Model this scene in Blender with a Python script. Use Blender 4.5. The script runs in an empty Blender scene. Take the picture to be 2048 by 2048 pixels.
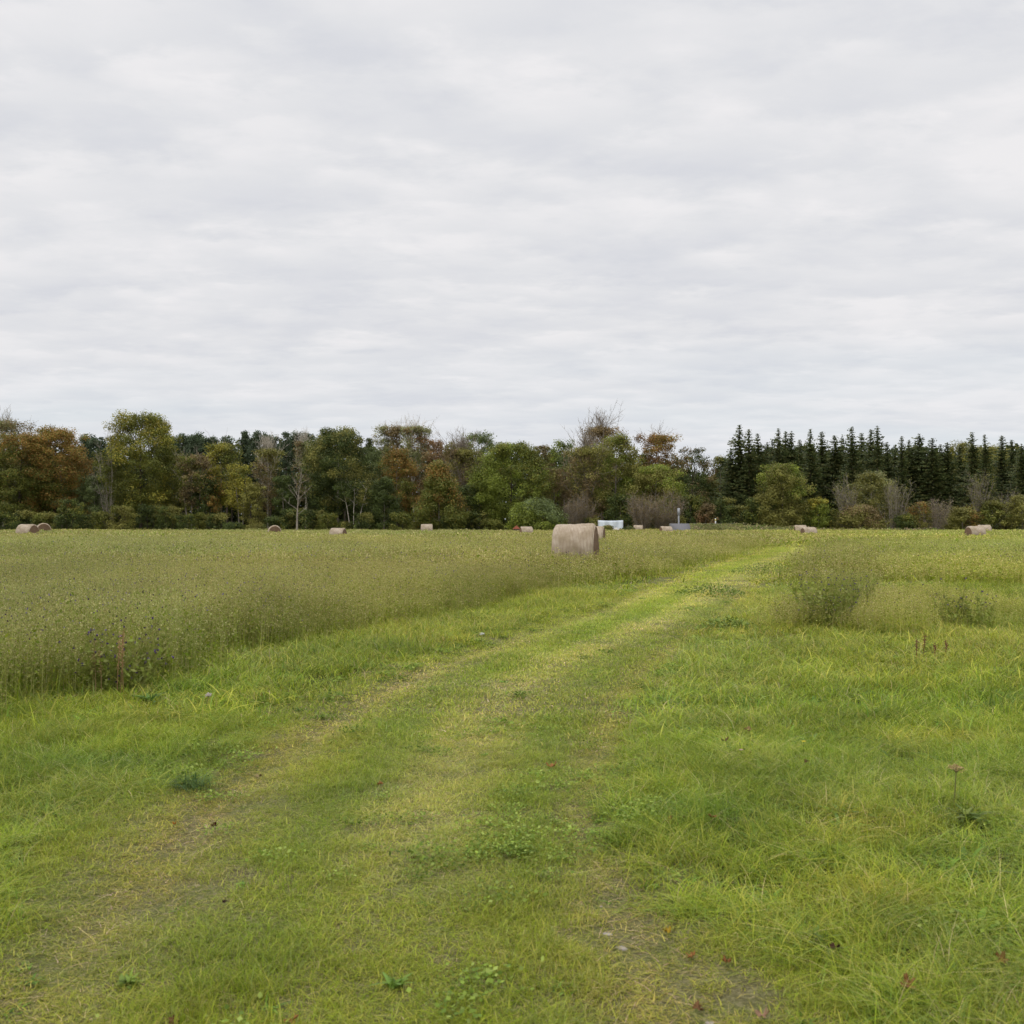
import bpy, math, random
import numpy as np
from mathutils import Vector
PI = math.pi
rng = np.random.default_rng(11)
random.seed(11)
sc = bpy.context.scene
COL = sc.collection
F, YH, CX, EYE = 2200.0, 1042.0, 1024.0, 1.65

# ------------------------------------------------------------------ helpers
def tag(o, label=None, cat=None, group=None, kind=None):
    if label: o['label'] = label
    if cat: o['category'] = cat
    if group: o['group'] = group
    if kind: o['kind'] = kind
    return o

def quads_mesh(name, V, Q, C=None, mat=None, smooth=False):
    V = np.asarray(V, dtype=np.float32); Q = np.asarray(Q, dtype=np.int32)
    me = bpy.data.meshes.new(name)
    me.vertices.add(len(V)); me.vertices.foreach_set('co', V.ravel())
    me.loops.add(len(Q) * 4); me.loops.foreach_set('vertex_index', Q.ravel())
    me.polygons.add(len(Q)); me.polygons.foreach_set('loop_start', np.arange(len(Q), dtype=np.int32) * 4)
    me.update(calc_edges=True)
    if smooth: me.polygons.foreach_set('use_smooth', np.ones(len(Q), dtype=bool))
    if C is not None:
        a = me.attributes.new('col', 'FLOAT_COLOR', 'POINT')
        C = np.asarray(C, dtype=np.float32)
        if C.shape[1] == 3: C = np.concatenate([C, np.ones((len(C), 1), np.float32)], 1)
        a.data.foreach_set('color', C.ravel())
    if mat: me.materials.append(mat)
    return me

def link(name, me, parent=None, loc=(0, 0, 0), rz=0):
    o = bpy.data.objects.new(name, me); COL.objects.link(o)
    o.location = loc; o.rotation_euler = (0, 0, rz)
    if parent: o.parent = parent
    return o

def empty(name, loc, rz=0):
    o = bpy.data.objects.new(name, None); COL.objects.link(o)
    o.location = loc; o.rotation_euler = (0, 0, rz); o.empty_display_size = .2
    return o

class Geo:
    """collects quads with a colour per vertex"""
    def __init__(s): s.V = []; s.Q = []; s.C = []; s.n = 0
    def add(s, V, Q, C):
        V = np.asarray(V, float).reshape(-1, 3); Q = np.asarray(Q).reshape(-1, 4)
        C = np.asarray(C, float)
        if C.ndim == 1: C = np.tile(C, (len(V), 1))
        s.V.append(V); s.Q.append(Q + s.n); s.C.append(C); s.n += len(V)
    def tube(s, P, R, col, sides=5, cap=True):
        P = np.asarray(P, float); n = len(P)
        T = np.gradient(P, axis=0); T /= np.linalg.norm(T, axis=1)[:, None] + 1e-9
        up = np.where(np.abs(T[:, 2:3]) > .9, np.array([[1., 0, 0]]), np.array([[0, 0, 1.]]))
        A = np.cross(T, up); A /= np.linalg.norm(A, axis=1)[:, None] + 1e-9
        B = np.cross(T, A)
        an = np.arange(sides) * 2 * PI / sides
        R = np.asarray(R, float)
        V = P[:, None] + R[:, None, None] * (np.cos(an)[None, :, None] * A[:, None] + np.sin(an)[None, :, None] * B[:, None])
        V = V.reshape(-1, 3)
        i = np.arange(n - 1)[:, None] * sides; j = np.arange(sides)[None]; k = (j + 1) % sides
        Q = np.stack([i + j, i + k, i + sides + k, i + sides + j], -1).reshape(-1, 4)
        s.add(V, Q, col)
    def cards(s, P, size, col, N=None, aspect=1.0):
        """leaf quads: P centres, size per leaf, N normals (random when None)"""
        n = len(P)
        if N is None: N = rng.normal(size=(n, 3))
        N = N / (np.linalg.norm(N, axis=1)[:, None] + 1e-9)
        r = rng.normal(size=(n, 3)); U = np.cross(N, r); U /= np.linalg.norm(U, axis=1)[:, None] + 1e-9
        W = np.cross(N, U)
        sz = (np.asarray(size) * np.ones(n))[:, None]
        a = U * sz * .5 * aspect; b = W * sz * .5
        V = np.stack([P - a, P - b * .8, P + a, P + b * .8], 1).reshape(-1, 3)
        Q = np.arange(n * 4).reshape(-1, 4)
        s.add(V, Q, np.repeat(np.asarray(col) * np.ones((n, 3)), 4, 0))
    def mesh(s, name, mat, smooth=False):
        return quads_mesh(name, np.concatenate(s.V), np.concatenate(s.Q), np.concatenate(s.C), mat, smooth)

_perm = np.random.default_rng(5).random((256, 256))
def vnoise(x, y):
    x = np.asarray(x, float); y = np.asarray(y, float)
    xi = np.floor(x).astype(int); yi = np.floor(y).astype(int); fx = x - xi; fy = y - yi
    fx = fx * fx * (3 - 2 * fx); fy = fy * fy * (3 - 2 * fy)
    a = _perm[xi & 255, yi & 255]; b = _perm[(xi + 1) & 255, yi & 255]
    c = _perm[xi & 255, (yi + 1) & 255]; d = _perm[(xi + 1) & 255, (yi + 1) & 255]
    return (a * (1 - fx) + b * fx) * (1 - fy) + (c * (1 - fx) + d * fx) * fy
def fbm(x, y, o=3, seed=0):
    s = 0; a = .5; t = 0
    for k in range(o):
        s = s + a * vnoise(x * 2 ** k + 17.3 * k + seed * 7.7, y * 2 ** k + 9.1 * k + seed * 3.3); t += a; a *= .5
    return s / t
def sstep(a, b, x):
    t = np.clip((np.asarray(x, float) - a) / (b - a), 0, 1); return t * t * (3 - 2 * t)

# ------------------------------------------------------------------ lie of the land
_cy = np.array([-8, 0, 3.6, 4.8, 6.5, 9, 13, 20, 27, 34, 45, 55, 66, 76, 86, 96, 108, 125, 160.])
_cx = np.array([-.2, -.45, -.6, -.62, -.70, -.42, .38, 2.75, 4.6, 6.65, 9.85, 13.2, 16.5, 18.6, 20.1, 21.0, 21.6, 22.0, 22.4])
_ty = np.linspace(-8, 160, 1700); _tx = np.interp(_ty, _cy, _cx)
_k = np.hanning(41); _k /= _k.sum(); _txs = np.convolve(np.pad(_tx, 20, mode='edge'), _k, 'valid')
_sl = np.gradient(_txs, _ty)
def track_u(x, y):
    c = np.interp(y, _ty, _txs); s = np.interp(y, _ty, _sl)
    return (x - c) / np.sqrt(1 + s * s)

# name, centre px, top py, length px of the body, yaw (deg, + turns the right-hand end to the camera), radius
BALES = [
 (55, 1049, 35, 14, .68), (87, 1046.5, 30, 62, .70), (549, 1051, 31, 74, .70), (676, 1056.5, 31, 12, .66),
 (853.5, 1048.5, 24, -4, .66), (1052.5, 1053.5, 26, -13, .66), (1151, 1049, 92, 11, .76), (1187, 1053, 47, 12, .68),
 (1276.5, 1050.5, 20, 10, .66), (1332, 1053, 24, -12, .66), (1601, 1050.5, 24, 8, .66), (1617.5, 1054.5, 28, -8, .68),
 (1950, 1052.5, 32, -8, .68), (1968, 1050, 26, 10, .66)]
def base_T(x, y):
    x = np.asarray(x, float); y = np.asarray(y, float)
    h = np.interp(y, [-10, 0, 12, 30, 55, 100, 150, 260, 1200], [0, 0, .0, .05, -.02, -.26, -.30, -.2, -.2]) + .24 * np.exp(-(((x - 20) / 7) ** 2 + ((y - 92) / 26) ** 2))
    return h + (fbm(x * .25, y * .25, 3, 2) - .5) * .10 * sstep(0, 8, y) + (fbm(x * .045, y * .03, 2, 4) - .5) * .25 * sstep(30, 70, y)
bale_pos = []
for (px, py, w, yaw, R) in BALES:
    a = math.radians(abs(yaw)); wid = (1.22 * math.cos(a) + 2 * R * math.sin(a) * (.55 if abs(yaw) < 40 else 1))
    if px == 87: wid = 1.55
    D = F * wid / w
    X = (px - CX) / F * D; zt = EYE - (py - YH) / F * D
    bale_pos.append((X, D, zt - 2 * R + .02, math.radians(yaw), R))
def T(x, y):
    x = np.asarray(x, float); y = np.asarray(y, float)
    h = base_T(x, y)
    num = 0; den = 0
    for (bx, by, bz, _, _) in bale_pos:
        w = np.exp(-(((x - bx) / 5) ** 2 + ((y - by) / 9) ** 2))
        num = num + w * (bz - base_T(bx, by)); den = den + w
    h = h + num / np.maximum(den, 1)
    u = track_u(x, y)
    f = 1 - sstep(60, 95, y)
    rut = np.exp(-((np.abs(u) - 1.1) / .2) ** 2) * .045 + np.exp(-(u / 1.9) ** 4) * .03
    return h - rut * f
def Tf(x, y): return float(T(np.array([x]), np.array([y]))[0])

# ------------------------------------------------------------------ materials
def newmat(name):
    m = bpy.data.materials.new(name); m.use_nodes = True
    nt = m.node_tree; nt.nodes.clear()
    return m, nt, nt.nodes, nt.links
def nd(nt, t, **kw):
    n = nt.nodes.new(t)
    for k, v in kw.items(): setattr(n, k, v)
    return n
def foliage_mat(name, trans=.35, rough=.55, spec=.3, tint=False, gain=1.0, noise=0.25, nscale=.5, strength_t=1.0):
    m, nt, N, L = newmat(name)
    out = nd(nt, 'ShaderNodeOutputMaterial'); at = nd(nt, 'ShaderNodeAttribute', attribute_name='col')
    col = at.outputs['Color']
    if tint:
        a2 = nd(nt, 'ShaderNodeAttribute', attribute_name='tint', attribute_type='INSTANCER')
        mx = nd(nt, 'ShaderNodeMix', data_type='RGBA', blend_type='MULTIPLY'); mx.inputs[0].default_value = 1
        L.new(col, mx.inputs[6]); L.new(a2.outputs['Color'], mx.inputs[7]); col = mx.outputs[2]
    geo = nd(nt, 'ShaderNodeNewGeometry'); nz = nd(nt, 'ShaderNodeTexNoise'); nz.inputs['Scale'].default_value = nscale; nz.inputs['Detail'].default_value = 3
    L.new(geo.outputs['Position'], nz.inputs['Vector'])
    mr = nd(nt, 'ShaderNodeMapRange'); mr.inputs[1].default_value = .3; mr.inputs[2].default_value = .7
    mr.inputs[3].default_value = gain * (1 - noise); mr.inputs[4].default_value = gain * (1 + noise); L.new(nz.outputs['Fac'], mr.inputs[0])
    sc_ = nd(nt, 'ShaderNodeVectorMath', operation='SCALE'); L.new(col, sc_.inputs[0]); L.new(mr.outputs[0], sc_.inputs['Scale'])
    p = nd(nt, 'ShaderNodeBsdfPrincipled'); p.inputs['Roughness'].default_value = rough
    p.inputs['Specular IOR Level'].default_value = spec
    L.new(sc_.outputs[0], p.inputs['Base Color'])
    tr = nd(nt, 'ShaderNodeBsdfTranslucent'); L.new(sc_.outputs[0], tr.inputs['Color'])
    ms = nd(nt, 'ShaderNodeMixShader'); ms.inputs[0].default_value = trans
    L.new(p.outputs[0], ms.inputs[1]); L.new(tr.outputs[0], ms.inputs[2]); L.new(ms.outputs[0], out.inputs[0])
    return m
def plain_mat(name, c1, c2, scale=3, rough=.8, bump=.2, metal=0, detail=5, coords='Object'):
    m, nt, N, L = newmat(name)
    out = nd(nt, 'ShaderNodeOutputMaterial'); p = nd(nt, 'ShaderNodeBsdfPrincipled'); p.inputs['Roughness'].default_value = rough
    p.inputs['Metallic'].default_value = metal
    tc = nd(nt, 'ShaderNodeTexCoord'); nz = nd(nt, 'ShaderNodeTexNoise'); nz.inputs['Scale'].default_value = scale; nz.inputs['Detail'].default_value = detail
    L.new(tc.outputs[coords], nz.inputs['Vector'])
    r = nd(nt, 'ShaderNodeValToRGB'); r.color_ramp.elements[0].position = .32; r.color_ramp.elements[1].position = .68
    r.color_ramp.elements[0].color = (*c1, 1); r.color_ramp.elements[1].color = (*c2, 1)
    L.new(nz.outputs['Fac'], r.inputs[0]); L.new(r.outputs[0], p.inputs['Base Color'])
    b = nd(nt, 'ShaderNodeBump'); b.inputs['Strength'].default_value = bump; b.inputs['Distance'].default_value = .02
    L.new(nz.outputs['Fac'], b.inputs['Height']); L.new(b.outputs[0], p.inputs['Normal']); L.new(p.outputs[0], out.inputs[0])
    return m
M_leaf = foliage_mat('tree_leaves', trans=.32, spec=.2, gain=1.42, noise=.22, nscale=.35)
M_bark = foliage_mat('bark', trans=0, rough=.9, spec=.1, noise=.3, nscale=4)
M_grass = foliage_mat('grass_blades', trans=.35, rough=.6, spec=.12, tint=True, noise=.10, nscale=1.1, gain=1.42)
M_plant = foliage_mat('plant', trans=.3, rough=.5, spec=.25, noise=.12, nscale=3)
M_litter = foliage_mat('dry_leaf', trans=.15, rough=.7, spec=.15, noise=.25, nscale=30)

# soil / thatch
def ground_mat(name, grassy, soil, thatch, sc1=1.2):
    m, nt, N, L = newmat(name)
    out = nd(nt, 'ShaderNodeOutputMaterial'); p = nd(nt, 'ShaderNodeBsdfPrincipled'); p.inputs['Roughness'].default_value = .95
    p.inputs['Specular IOR Level'].default_value = .1
    geo = nd(nt, 'ShaderNodeNewGeometry')
    n1 = nd(nt, 'ShaderNodeTexNoise'); n1.inputs['Scale'].default_value = sc1; n1.inputs['Detail'].default_value = 6
    n2 = nd(nt, 'ShaderNodeTexNoise'); n2.inputs['Scale'].default_value = 45; n2.inputs['Detail'].default_value = 6; n2.inputs['Roughness'].default_value = .7
    n3 = nd(nt, 'ShaderNodeTexVoronoi'); n3.inputs['Scale'].default_value = 60
    for n in (n1, n2, n3): L.new(geo.outputs['Position'], n.inputs['Vector'])
    r1 = nd(nt, 'ShaderNodeValToRGB'); e = r1.color_ramp.elements; e[0].position = .4; e[1].position = .62
    e[0].color = (*grassy, 1); e[1].color = (*soil, 1); L.new(n1.outputs['Fac'], r1.inputs[0])
    r2 = nd(nt, 'ShaderNodeValToRGB'); e = r2.color_ramp.elements; e[0].position = .45; e[1].position = .6
    e[0].color = (0, 0, 0, 1); e[1].color = (1, 1, 1, 1); L.new(n2.outputs['Fac'], r2.inputs[0])
    mx = nd(nt, 'ShaderNodeMix', data_type='RGBA'); L.new(r2.outputs[0], mx.inputs[0]); L.new(r1.outputs[0], mx.inputs[6]); mx.inputs[7].default_value = (*thatch, 1)
    L.new(mx.outputs[2], p.inputs['Base Color'])
    ad = nd(nt, 'ShaderNodeMath', operation='ADD'); L.new(n2.outputs['Fac'], ad.inputs[0]); L.new(n3.outputs['Distance'], ad.inputs[1])
    b = nd(nt, 'ShaderNodeBump'); b.inputs['Strength'].default_value = 1.0; b.inputs['Distance'].default_value = .03
    L.new(ad.outputs[0], b.inputs['Height']); L.new(b.outputs[0], p.inputs['Normal']); L.new(p.outputs[0], out.inputs[0])
    return m
M_ground = ground_mat('meadow_ground', (.05, .065, .015), (.075, .085, .022), (.10, .10, .035))
M_track = ground_mat('track_ground', (.15, .18, .04), (.17, .15, .07), (.30, .27, .13), 2.2)

# ------------------------------------------------------------------ ground and track sheets
def grid_sheet(name, xs, ys, zfun, mat):
    Xg, Yg = np.meshgrid(xs, ys); Z = zfun(Xg.ravel(), Yg.ravel())
    V = np.stack([Xg.ravel(), Yg.ravel(), Z], 1); nx, ny = len(xs), len(ys)
    i = np.arange(ny - 1)[:, None] * nx; j = np.arange(nx - 1)[None]
    Q = np.stack([i + j, i + j + 1, i + nx + j + 1, i + nx + j], -1).reshape(-1, 4)
    return quads_mesh(name, V, Q, None, mat, True)
hx = np.concatenate([np.arange(0, 5, .1), np.geomspace(5, 1500, 150)])
xs = np.concatenate([-hx[::-1][:-1], hx])
ys = np.concatenate([[-1200, -300, -80, -25, -10], np.arange(-6, 14, .14), np.geomspace(14, 260, 230), [400, 700, 1500]])
def gz(x, y):
    u = track_u(x, y)
    return T(x, y) - .03 * (1 - sstep(1.9, 2.5, np.abs(u))) * (y < 118) * (y > -7)
g = link('ground', grid_sheet('ground', xs, ys, gz, M_ground)); tag(g, 'gently uneven meadow soil with dark green thatch', 'ground', kind='structure')
us = np.linspace(-1.75, 1.75, 37); ty = np.concatenate([np.arange(-5, 14, .14), np.geomspace(14, 112, 150)])
cxs = np.interp(ty, _ty, _txs); sl = np.interp(ty, _ty, _sl); nn = np.sqrt(1 + sl * sl)
V = []
for k in range(len(ty)):
    wob = 1 + .06 * math.sin(ty[k] * .9) + .04 * math.sin(ty[k] * 2.3)
    x = cxs[k] + us * wob / nn[k]; y = ty[k] - us * wob * sl[k] / nn[k]
    V.append(np.stack([x, y, T(x, y) + .004], 1))
V = np.concatenate(V); nx = len(us); i = np.arange(len(ty) - 1)[:, None] * nx; j = np.arange(nx - 1)[None]
Q = np.stack([i + j, i + j + 1, i + nx + j + 1, i + nx + j], -1).reshape(-1, 4)
t_ = link('dirt_track', quads_mesh('dirt_track', V, Q, None, M_track, True))
tag(t_, 'two worn wheel ruts with thin soil curving through the field', 'track', kind='structure')

# ------------------------------------------------------------------ grass prototypes
def blades(G, n, sig, h0, h1, w, lean, bend, cols, seg=3, prof='blade', base=None, hpow=1.0, darkbase=1.0):
    P = rng.normal(size=(n, 2)) * sig if base is None else base
    n = len(P)
    h = h0 + (h1 - h0) * rng.random(n) ** hpow
    az = rng.random(n) * 2 * PI
    le = lean * rng.normal(size=n) * .6; be = np.abs(bend * (0.5 + rng.random(n)))
    d = np.stack([np.cos(az), np.sin(az)], 1)
    fa = az + PI / 2 + rng.normal(size=n) * .5
    wv = np.stack([np.cos(fa), np.sin(fa), np.zeros(n)], 1)
    ww = w * (.6 + .8 * rng.random(n))
    ts = np.linspace(0, 1, seg + 1)
    rows = []
    for t in ts:
        off = (le * t + be * t * t * (0.8 + .4 * t)) * h
        z = h * t * (1 - .35 * np.minimum(be, 1.6) * t * t)
        c = np.concatenate([P + d * off[:, None], z[:, None]], 1)
        wd = (ww * ((1 - t) ** .6 if prof == 'blade' else (math.sin(PI * min(.97, t * .9 + .06)) ** .7)))
        wd = np.maximum(wd, w * .06)
        rows.append(np.stack([c - wv * wd[:, None] / 2, c + wv * wd[:, None] / 2], 1))
    V = np.stack(rows, 1)                # n, seg+1, 2, 3
    b = np.arange(n)[:, None] * (seg + 1) * 2 + np.arange(seg)[None] * 2
    Q = np.stack([b, b + 1, b + 3, b + 2], -1).reshape(-1, 4)
    cols = np.asarray(cols, float); ci = rng.integers(0, len(cols), n)
    C = cols[ci] * (.62 + .76 * rng.random((n, 1)))
    tt = np.linspace(darkbase, 1.08, seg + 1)
    C = (C[:, None, None, :] * tt[None, :, None, None] * np.ones((1, 1, 2, 1)))
    G.add(V.reshape(-1, 3), Q, C.reshape(-1, 3))
    return P, h
GR = [(.182, .235, .016), (.228, .268, .024), (.140, .195, .015), (.295, .29, .045), (.195, .235, .045)]
GD = [(.115, .185, .025), (.135, .205, .03), (.16, .22, .045)]
DRY = [(.46, .38, .16), (.36, .30, .12), (.28, .23, .10)]
STEM = [(.24, .26, .05), (.29, .28, .07), (.18, .23, .03), (.34, .32, .11)]
HEAD = [(.34, .31, .10), (.29, .28, .08), (.22, .25, .05), (.44, .40, .17), (.24, .20, .08), (.20, .23, .04)]
def p_short(lod):
    G = Geo(); s, w, n = [(.05, .0035, 60), (.14, .008, 80), (.26, .022, 60), (.6, .05, 60)][lod]
    blades(G, n, s, .02, .065, w, .5, .9, GR + [(.22, .22, .05)], 2)
    blades(G, int(n * .35), s, .01, .035, w, 1.5, 2.2, DRY + GR, 2)
    return G
def p_lush(lod):
    G = Geo(); s, w, n = [(.055, .0038, 64), (.15, .009, 90), (.5, .03, 100), (1.5, .09, 100)][lod]
    blades(G, n, s, .09, .225, w, .5, .75, GR + GR + GD[:1], 4 if lod < 2 else 2, hpow=1.6)
    blades(G, int(n * .25), s, .05, .16, w * 1.2, .9, 1.5, GD + GR, 3)
    blades(G, max(2, int(n * .04)), s, .10, .22, w * .8, .5, .9, DRY, 3)
    return G
def heads(G, P, h, k, size, cols, spread, z0=.62, z1=1.0):
    n = len(P); idx = np.repeat(np.arange(n), k); t = z0 + (z1 - z0) * rng.random(len(idx))
    c = np.concatenate([P[idx], np.zeros((len(idx), 1))], 1)
    c[:, :2] += rng.normal(size=(len(idx), 2)) * spread * (1.25 - t)[:, None]
    c[:, 2] = h[idx] * t
    cols = np.asarray(cols); C = cols[rng.integers(0, len(cols), len(c))] * (.8 + .4 * rng.random((len(c), 1)))
    G.cards(c, size * (.5 + rng.random(len(c))), C)
def stems(G, n, s, w, h0, h1, lod, k, hs):
    P = rng.normal(size=(n, 2)) * s
    az = rng.random(n) * 2 * PI; le = np.abs(rng.normal(size=n)) * .12
    st = len(G.V); P_, h = blades(G, n, s, h0, h1, w, .0, .0, STEM, 2, base=P)
    heads(G, P, h, k, hs, HEAD, .06 * (1, 1.5, 3.5, 8)[lod] * .55, .5, 1.0)
    return P, h
def p_meadow(lod, dark=False):
    G = Geo()
    s, w, n, hs, k = [(.10, .0028, 34, .009, 14), (.22, .005, 44, .014, 18), (.6, .014, 50, .028, 28), (1.7, .045, 50, .085, 30)][lod]
    blades(G, int(n * 1.3), s, .12, .42, w * 1.6, .35, .6, GR + STEM[:2], 3, hpow=1.2)
    P, h = stems(G, n, s, w, .42, .66, lod, k, hs)
    if lod < 2:
        Pt, ht = blades(G, 2, s, .62, .82, w * 1.0, .12, .12, [(.30, .32, .09), (.26, .30, .07), (.38, .34, .14)], 3); heads(G, Pt, ht, 12, hs * 1.1, [(.34, .30, .10), (.30, .30, .09)], .02, .82, 1.0)
    # leafy side sprigs
    m = int(n * 5); q = rng.integers(0, n, m); t = rng.random(m) * .75 + .1
    c = np.concatenate([P[q] + rng.normal(size=(m, 2)) * s * .25, (h[q] * t)[:, None]], 1)
    gc = np.asarray(GR + STEM)[rng.integers(0, len(GR) + len(STEM), m)] * (.7 + .4 * rng.random((m, 1)))
    G.cards(c, hs * 1.6 * (.5 + rng.random(m)), gc, aspect=1.5)
    # purple flower heads
    if lod < 3:
        m = (2, 3, 3)[lod]; q = rng.integers(0, n, m)
        c = np.concatenate([P[q], (h[q] * 1.01)[:, None]], 1)
        pc = np.array([(.075, .035, .11), (.045, .02, .05), (.17, .13, .22)])[rng.integers(0, 3, m)]
        for _ in range(2): G.cards(c, (.016, .020, .035)[lod], pc)
    return G
def p_clover(lod):
    G = Geo(); n = 90; P = rng.normal(size=(n, 3)) * np.array([.05, .05, 0]); P[:, 2] = .012 + .035 * rng.random(n)
    k = np.array([(.14, .20, .03), (.18, .24, .04), (.11, .165, .03), (.21, .26, .06)])[rng.integers(0, 4, n)] * (.75 + .5 * rng.random((n, 1)))
    G.cards(P, (.014, .022)[lod] * (.6 + .8 * rng.random(n)), k, rng.normal(size=(n, 3)) * .5 + np.array([0, 0, 1]))
    return G
def p_clip(lod):
    G = Geo(); blades(G, 26, .09, .015, .05, (.003, .006)[lod], 2.2, 3.2, DRY + DRY + [(.24, .17, .10), (.16, .12, .08)], 2); return G
def p_weed(lod):
    G = Geo(); n = 9
    n = 16; base = rng.normal(size=(n, 2)) * .04
    blades(G, n, .02, .03, .075, .017 if lod == 0 else .028, .9, 1.1, [(.10, .17, .03), (.12, .20, .03), (.08, .14, .035)], 4, 'leaf', base=base)
    return G
PROTO = bpy.data.collections.new('grass_tufts')   # not linked into the scene; only instanced
def protos(name, fns, nv):
    c = bpy.data.collections.new(name)
    k = 0
    for f in fns:
        for v in range(nv):
            o = bpy.data.objects.new('%s_%03d' % (name, k), f().mesh('%s_%03d' % (name, k), M_grass)); c.objects.link(o); k += 1
    return c
def scatter(name, P, rot, scl, idx, tint, coll, label, cat):
    me = bpy.data.meshes.new(name); n = len(P)
    me.vertices.add(n); me.vertices.foreach_set('co', np.asarray(P, np.float32).ravel())
    def attr(nm, ty, key, arr):
        a = me.attributes.new(nm, ty, 'POINT'); a.data.foreach_set(key, np.ascontiguousarray(arr).ravel())
    attr('rot', 'FLOAT_VECTOR', 'vector', rot.astype(np.float32)); attr('scl', 'FLOAT_VECTOR', 'vector', scl.astype(np.float32))
    attr('idx', 'INT', 'value', idx.astype(np.int32))
    attr('tint', 'FLOAT_COLOR', 'color', np.concatenate([tint, np.ones((n, 1))], 1).astype(np.float32))
    me.materials.append(M_grass)
    o = link(name, me); tag(o, label, cat, kind='stuff')
    ng = bpy.data.node_groups.new(name, 'GeometryNodeTree')
    ng.interface.new_socket('Geometry', in_out='INPUT', socket_type='NodeSocketGeometry')
    ng.interface.new_socket('Geometry', in_out='OUTPUT', socket_type='NodeSocketGeometry')
    gi = ng.nodes.new('NodeGroupInput'); go = ng.nodes.new('NodeGroupOutput')
    ip = ng.nodes.new('GeometryNodeInstanceOnPoints'); ci = ng.nodes.new('GeometryNodeCollectionInfo')
    ci.inputs['Collection'].default_value = coll; ci.inputs['Separate Children'].default_value = True; ci.inputs['Reset Children'].default_value = True
    ip.inputs['Pick Instance'].default_value = True
    def na(nm, dt):
        a = ng.nodes.new('GeometryNodeInputNamedAttribute'); a.data_type = dt; a.inputs['Name'].default_value = nm
        return a.outputs['Attribute']
    L = ng.links
    L.new(gi.outputs[0], ip.inputs['Points']); L.new(ci.outputs[0], ip.inputs['Instance'])
    L.new(na('idx', 'INT'), ip.inputs['Instance Index']); L.new(na('rot', 'FLOAT_VECTOR'), ip.inputs['Rotation'])
    L.new(na('scl', 'FLOAT_VECTOR'), ip.inputs['Scale']); L.new(ip.outputs[0], go.inputs[0])
    md = o.modifiers.new('tufts', 'NODES'); md.node_group = ng
    return o

# sample points of one LOD ring
def ring(y0, y1, dens, marg=.56, pad=1.2):
    wmax = (marg * y1 + pad) * 2; n = int(dens * wmax * (y1 - y0))
    x = (rng.random(n) - .5) * wmax; y = y0 + (y1 - y0) * rng.random(n)
    k = np.abs(x) < marg * y + pad
    return x[k], y[k]
EDGE_Y = np.array([0, 8, 10.5, 13, 14.5, 16.5, 18.8, 23.7, 28.4, 37, 53, 68, 88, 100, 200.])
EDGE_X = np.array([-4.9, -4.5, -4.2, -3.6, -3.0, -2.2, -1.4, -.15, 1.6, 4.4, 9.8, 13.9, 18.1, 19.6, 19.8])
CLUMPS = [(4.75, 16.6, .75), (5.9, 18.8, .8), (8.2, 18.4, .5), (7.6, 20.5, .8), (-3.9, 11.2, .5)]
def meadow_w(x, y):
    e = np.interp(y, EDGE_Y, EDGE_X)
    left = sstep(-.6, .5, e + .15 - x + (fbm(x * .9, y * .5, 3, 8) - .5) * 1.5)
    u = track_u(x, y)
    r = fbm(x * .22, y * .14, 3, 21) + .10 + .15 * sstep(26, 60, y) + .10 * np.exp(-((y - 30) / 9) ** 2) + .15 * sstep(4, 16, u) * sstep(22, 40, y) + .45 * sstep(84, 102, y)
    band = np.exp(-((y - 58 - .10 * (x - 20)) / 7) ** 2) * .30 * (u < 22) + np.exp(-((y - 23) / 3.4) ** 2) * .10
    right = .88 * sstep(.46, .68, r - band) * sstep(1.5, 3.2, u) * sstep(14.5, 22, y) * sstep(0, .9, x - .262 * y - .4 + (fbm(x * .7, y * .3, 2, 131) - .5) * 1.2)
    far = sstep(96, 106, y + (x - 22) * .3 * 0)
    return np.clip(np.maximum(np.maximum(left * (x < e + 3), right), far), 0, 1)
SOIL = [(.42, 4.75, .30, .45), (.62, 3.85, .35, .45), (2.45, 17.2, .55, 1.0), (-1.5, 4.9, .35, .35), (5.0, 25.5, .5, 2.2), (-.75, 17.3, .4, 1.0), (.9, 10.2, .25, .5), (.35, 6.1, .2, .3), (-1.75, 6.2, .25, .5), (-1.2, 11.6, .25, .7)]
def bare(x, y):
    b = 0
    for (sx, sy, rx, ry) in SOIL: b = np.maximum(b, np.exp(-(((x - sx) / rx) ** 2 + ((y - sy) / ry) ** 2)))
    return b
YEL = np.array([1.30, 1.13, 1.6]); OLV = np.array([1.12, .92, 1.0]); COOL = np.array([.84, .92, 1.2]); DRYT = np.array([1.55, 1.14, 2.3])
def mixc(C, c2, f): return C * (1 - f[:, None]) + (C * c2) * f[:, None]
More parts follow.
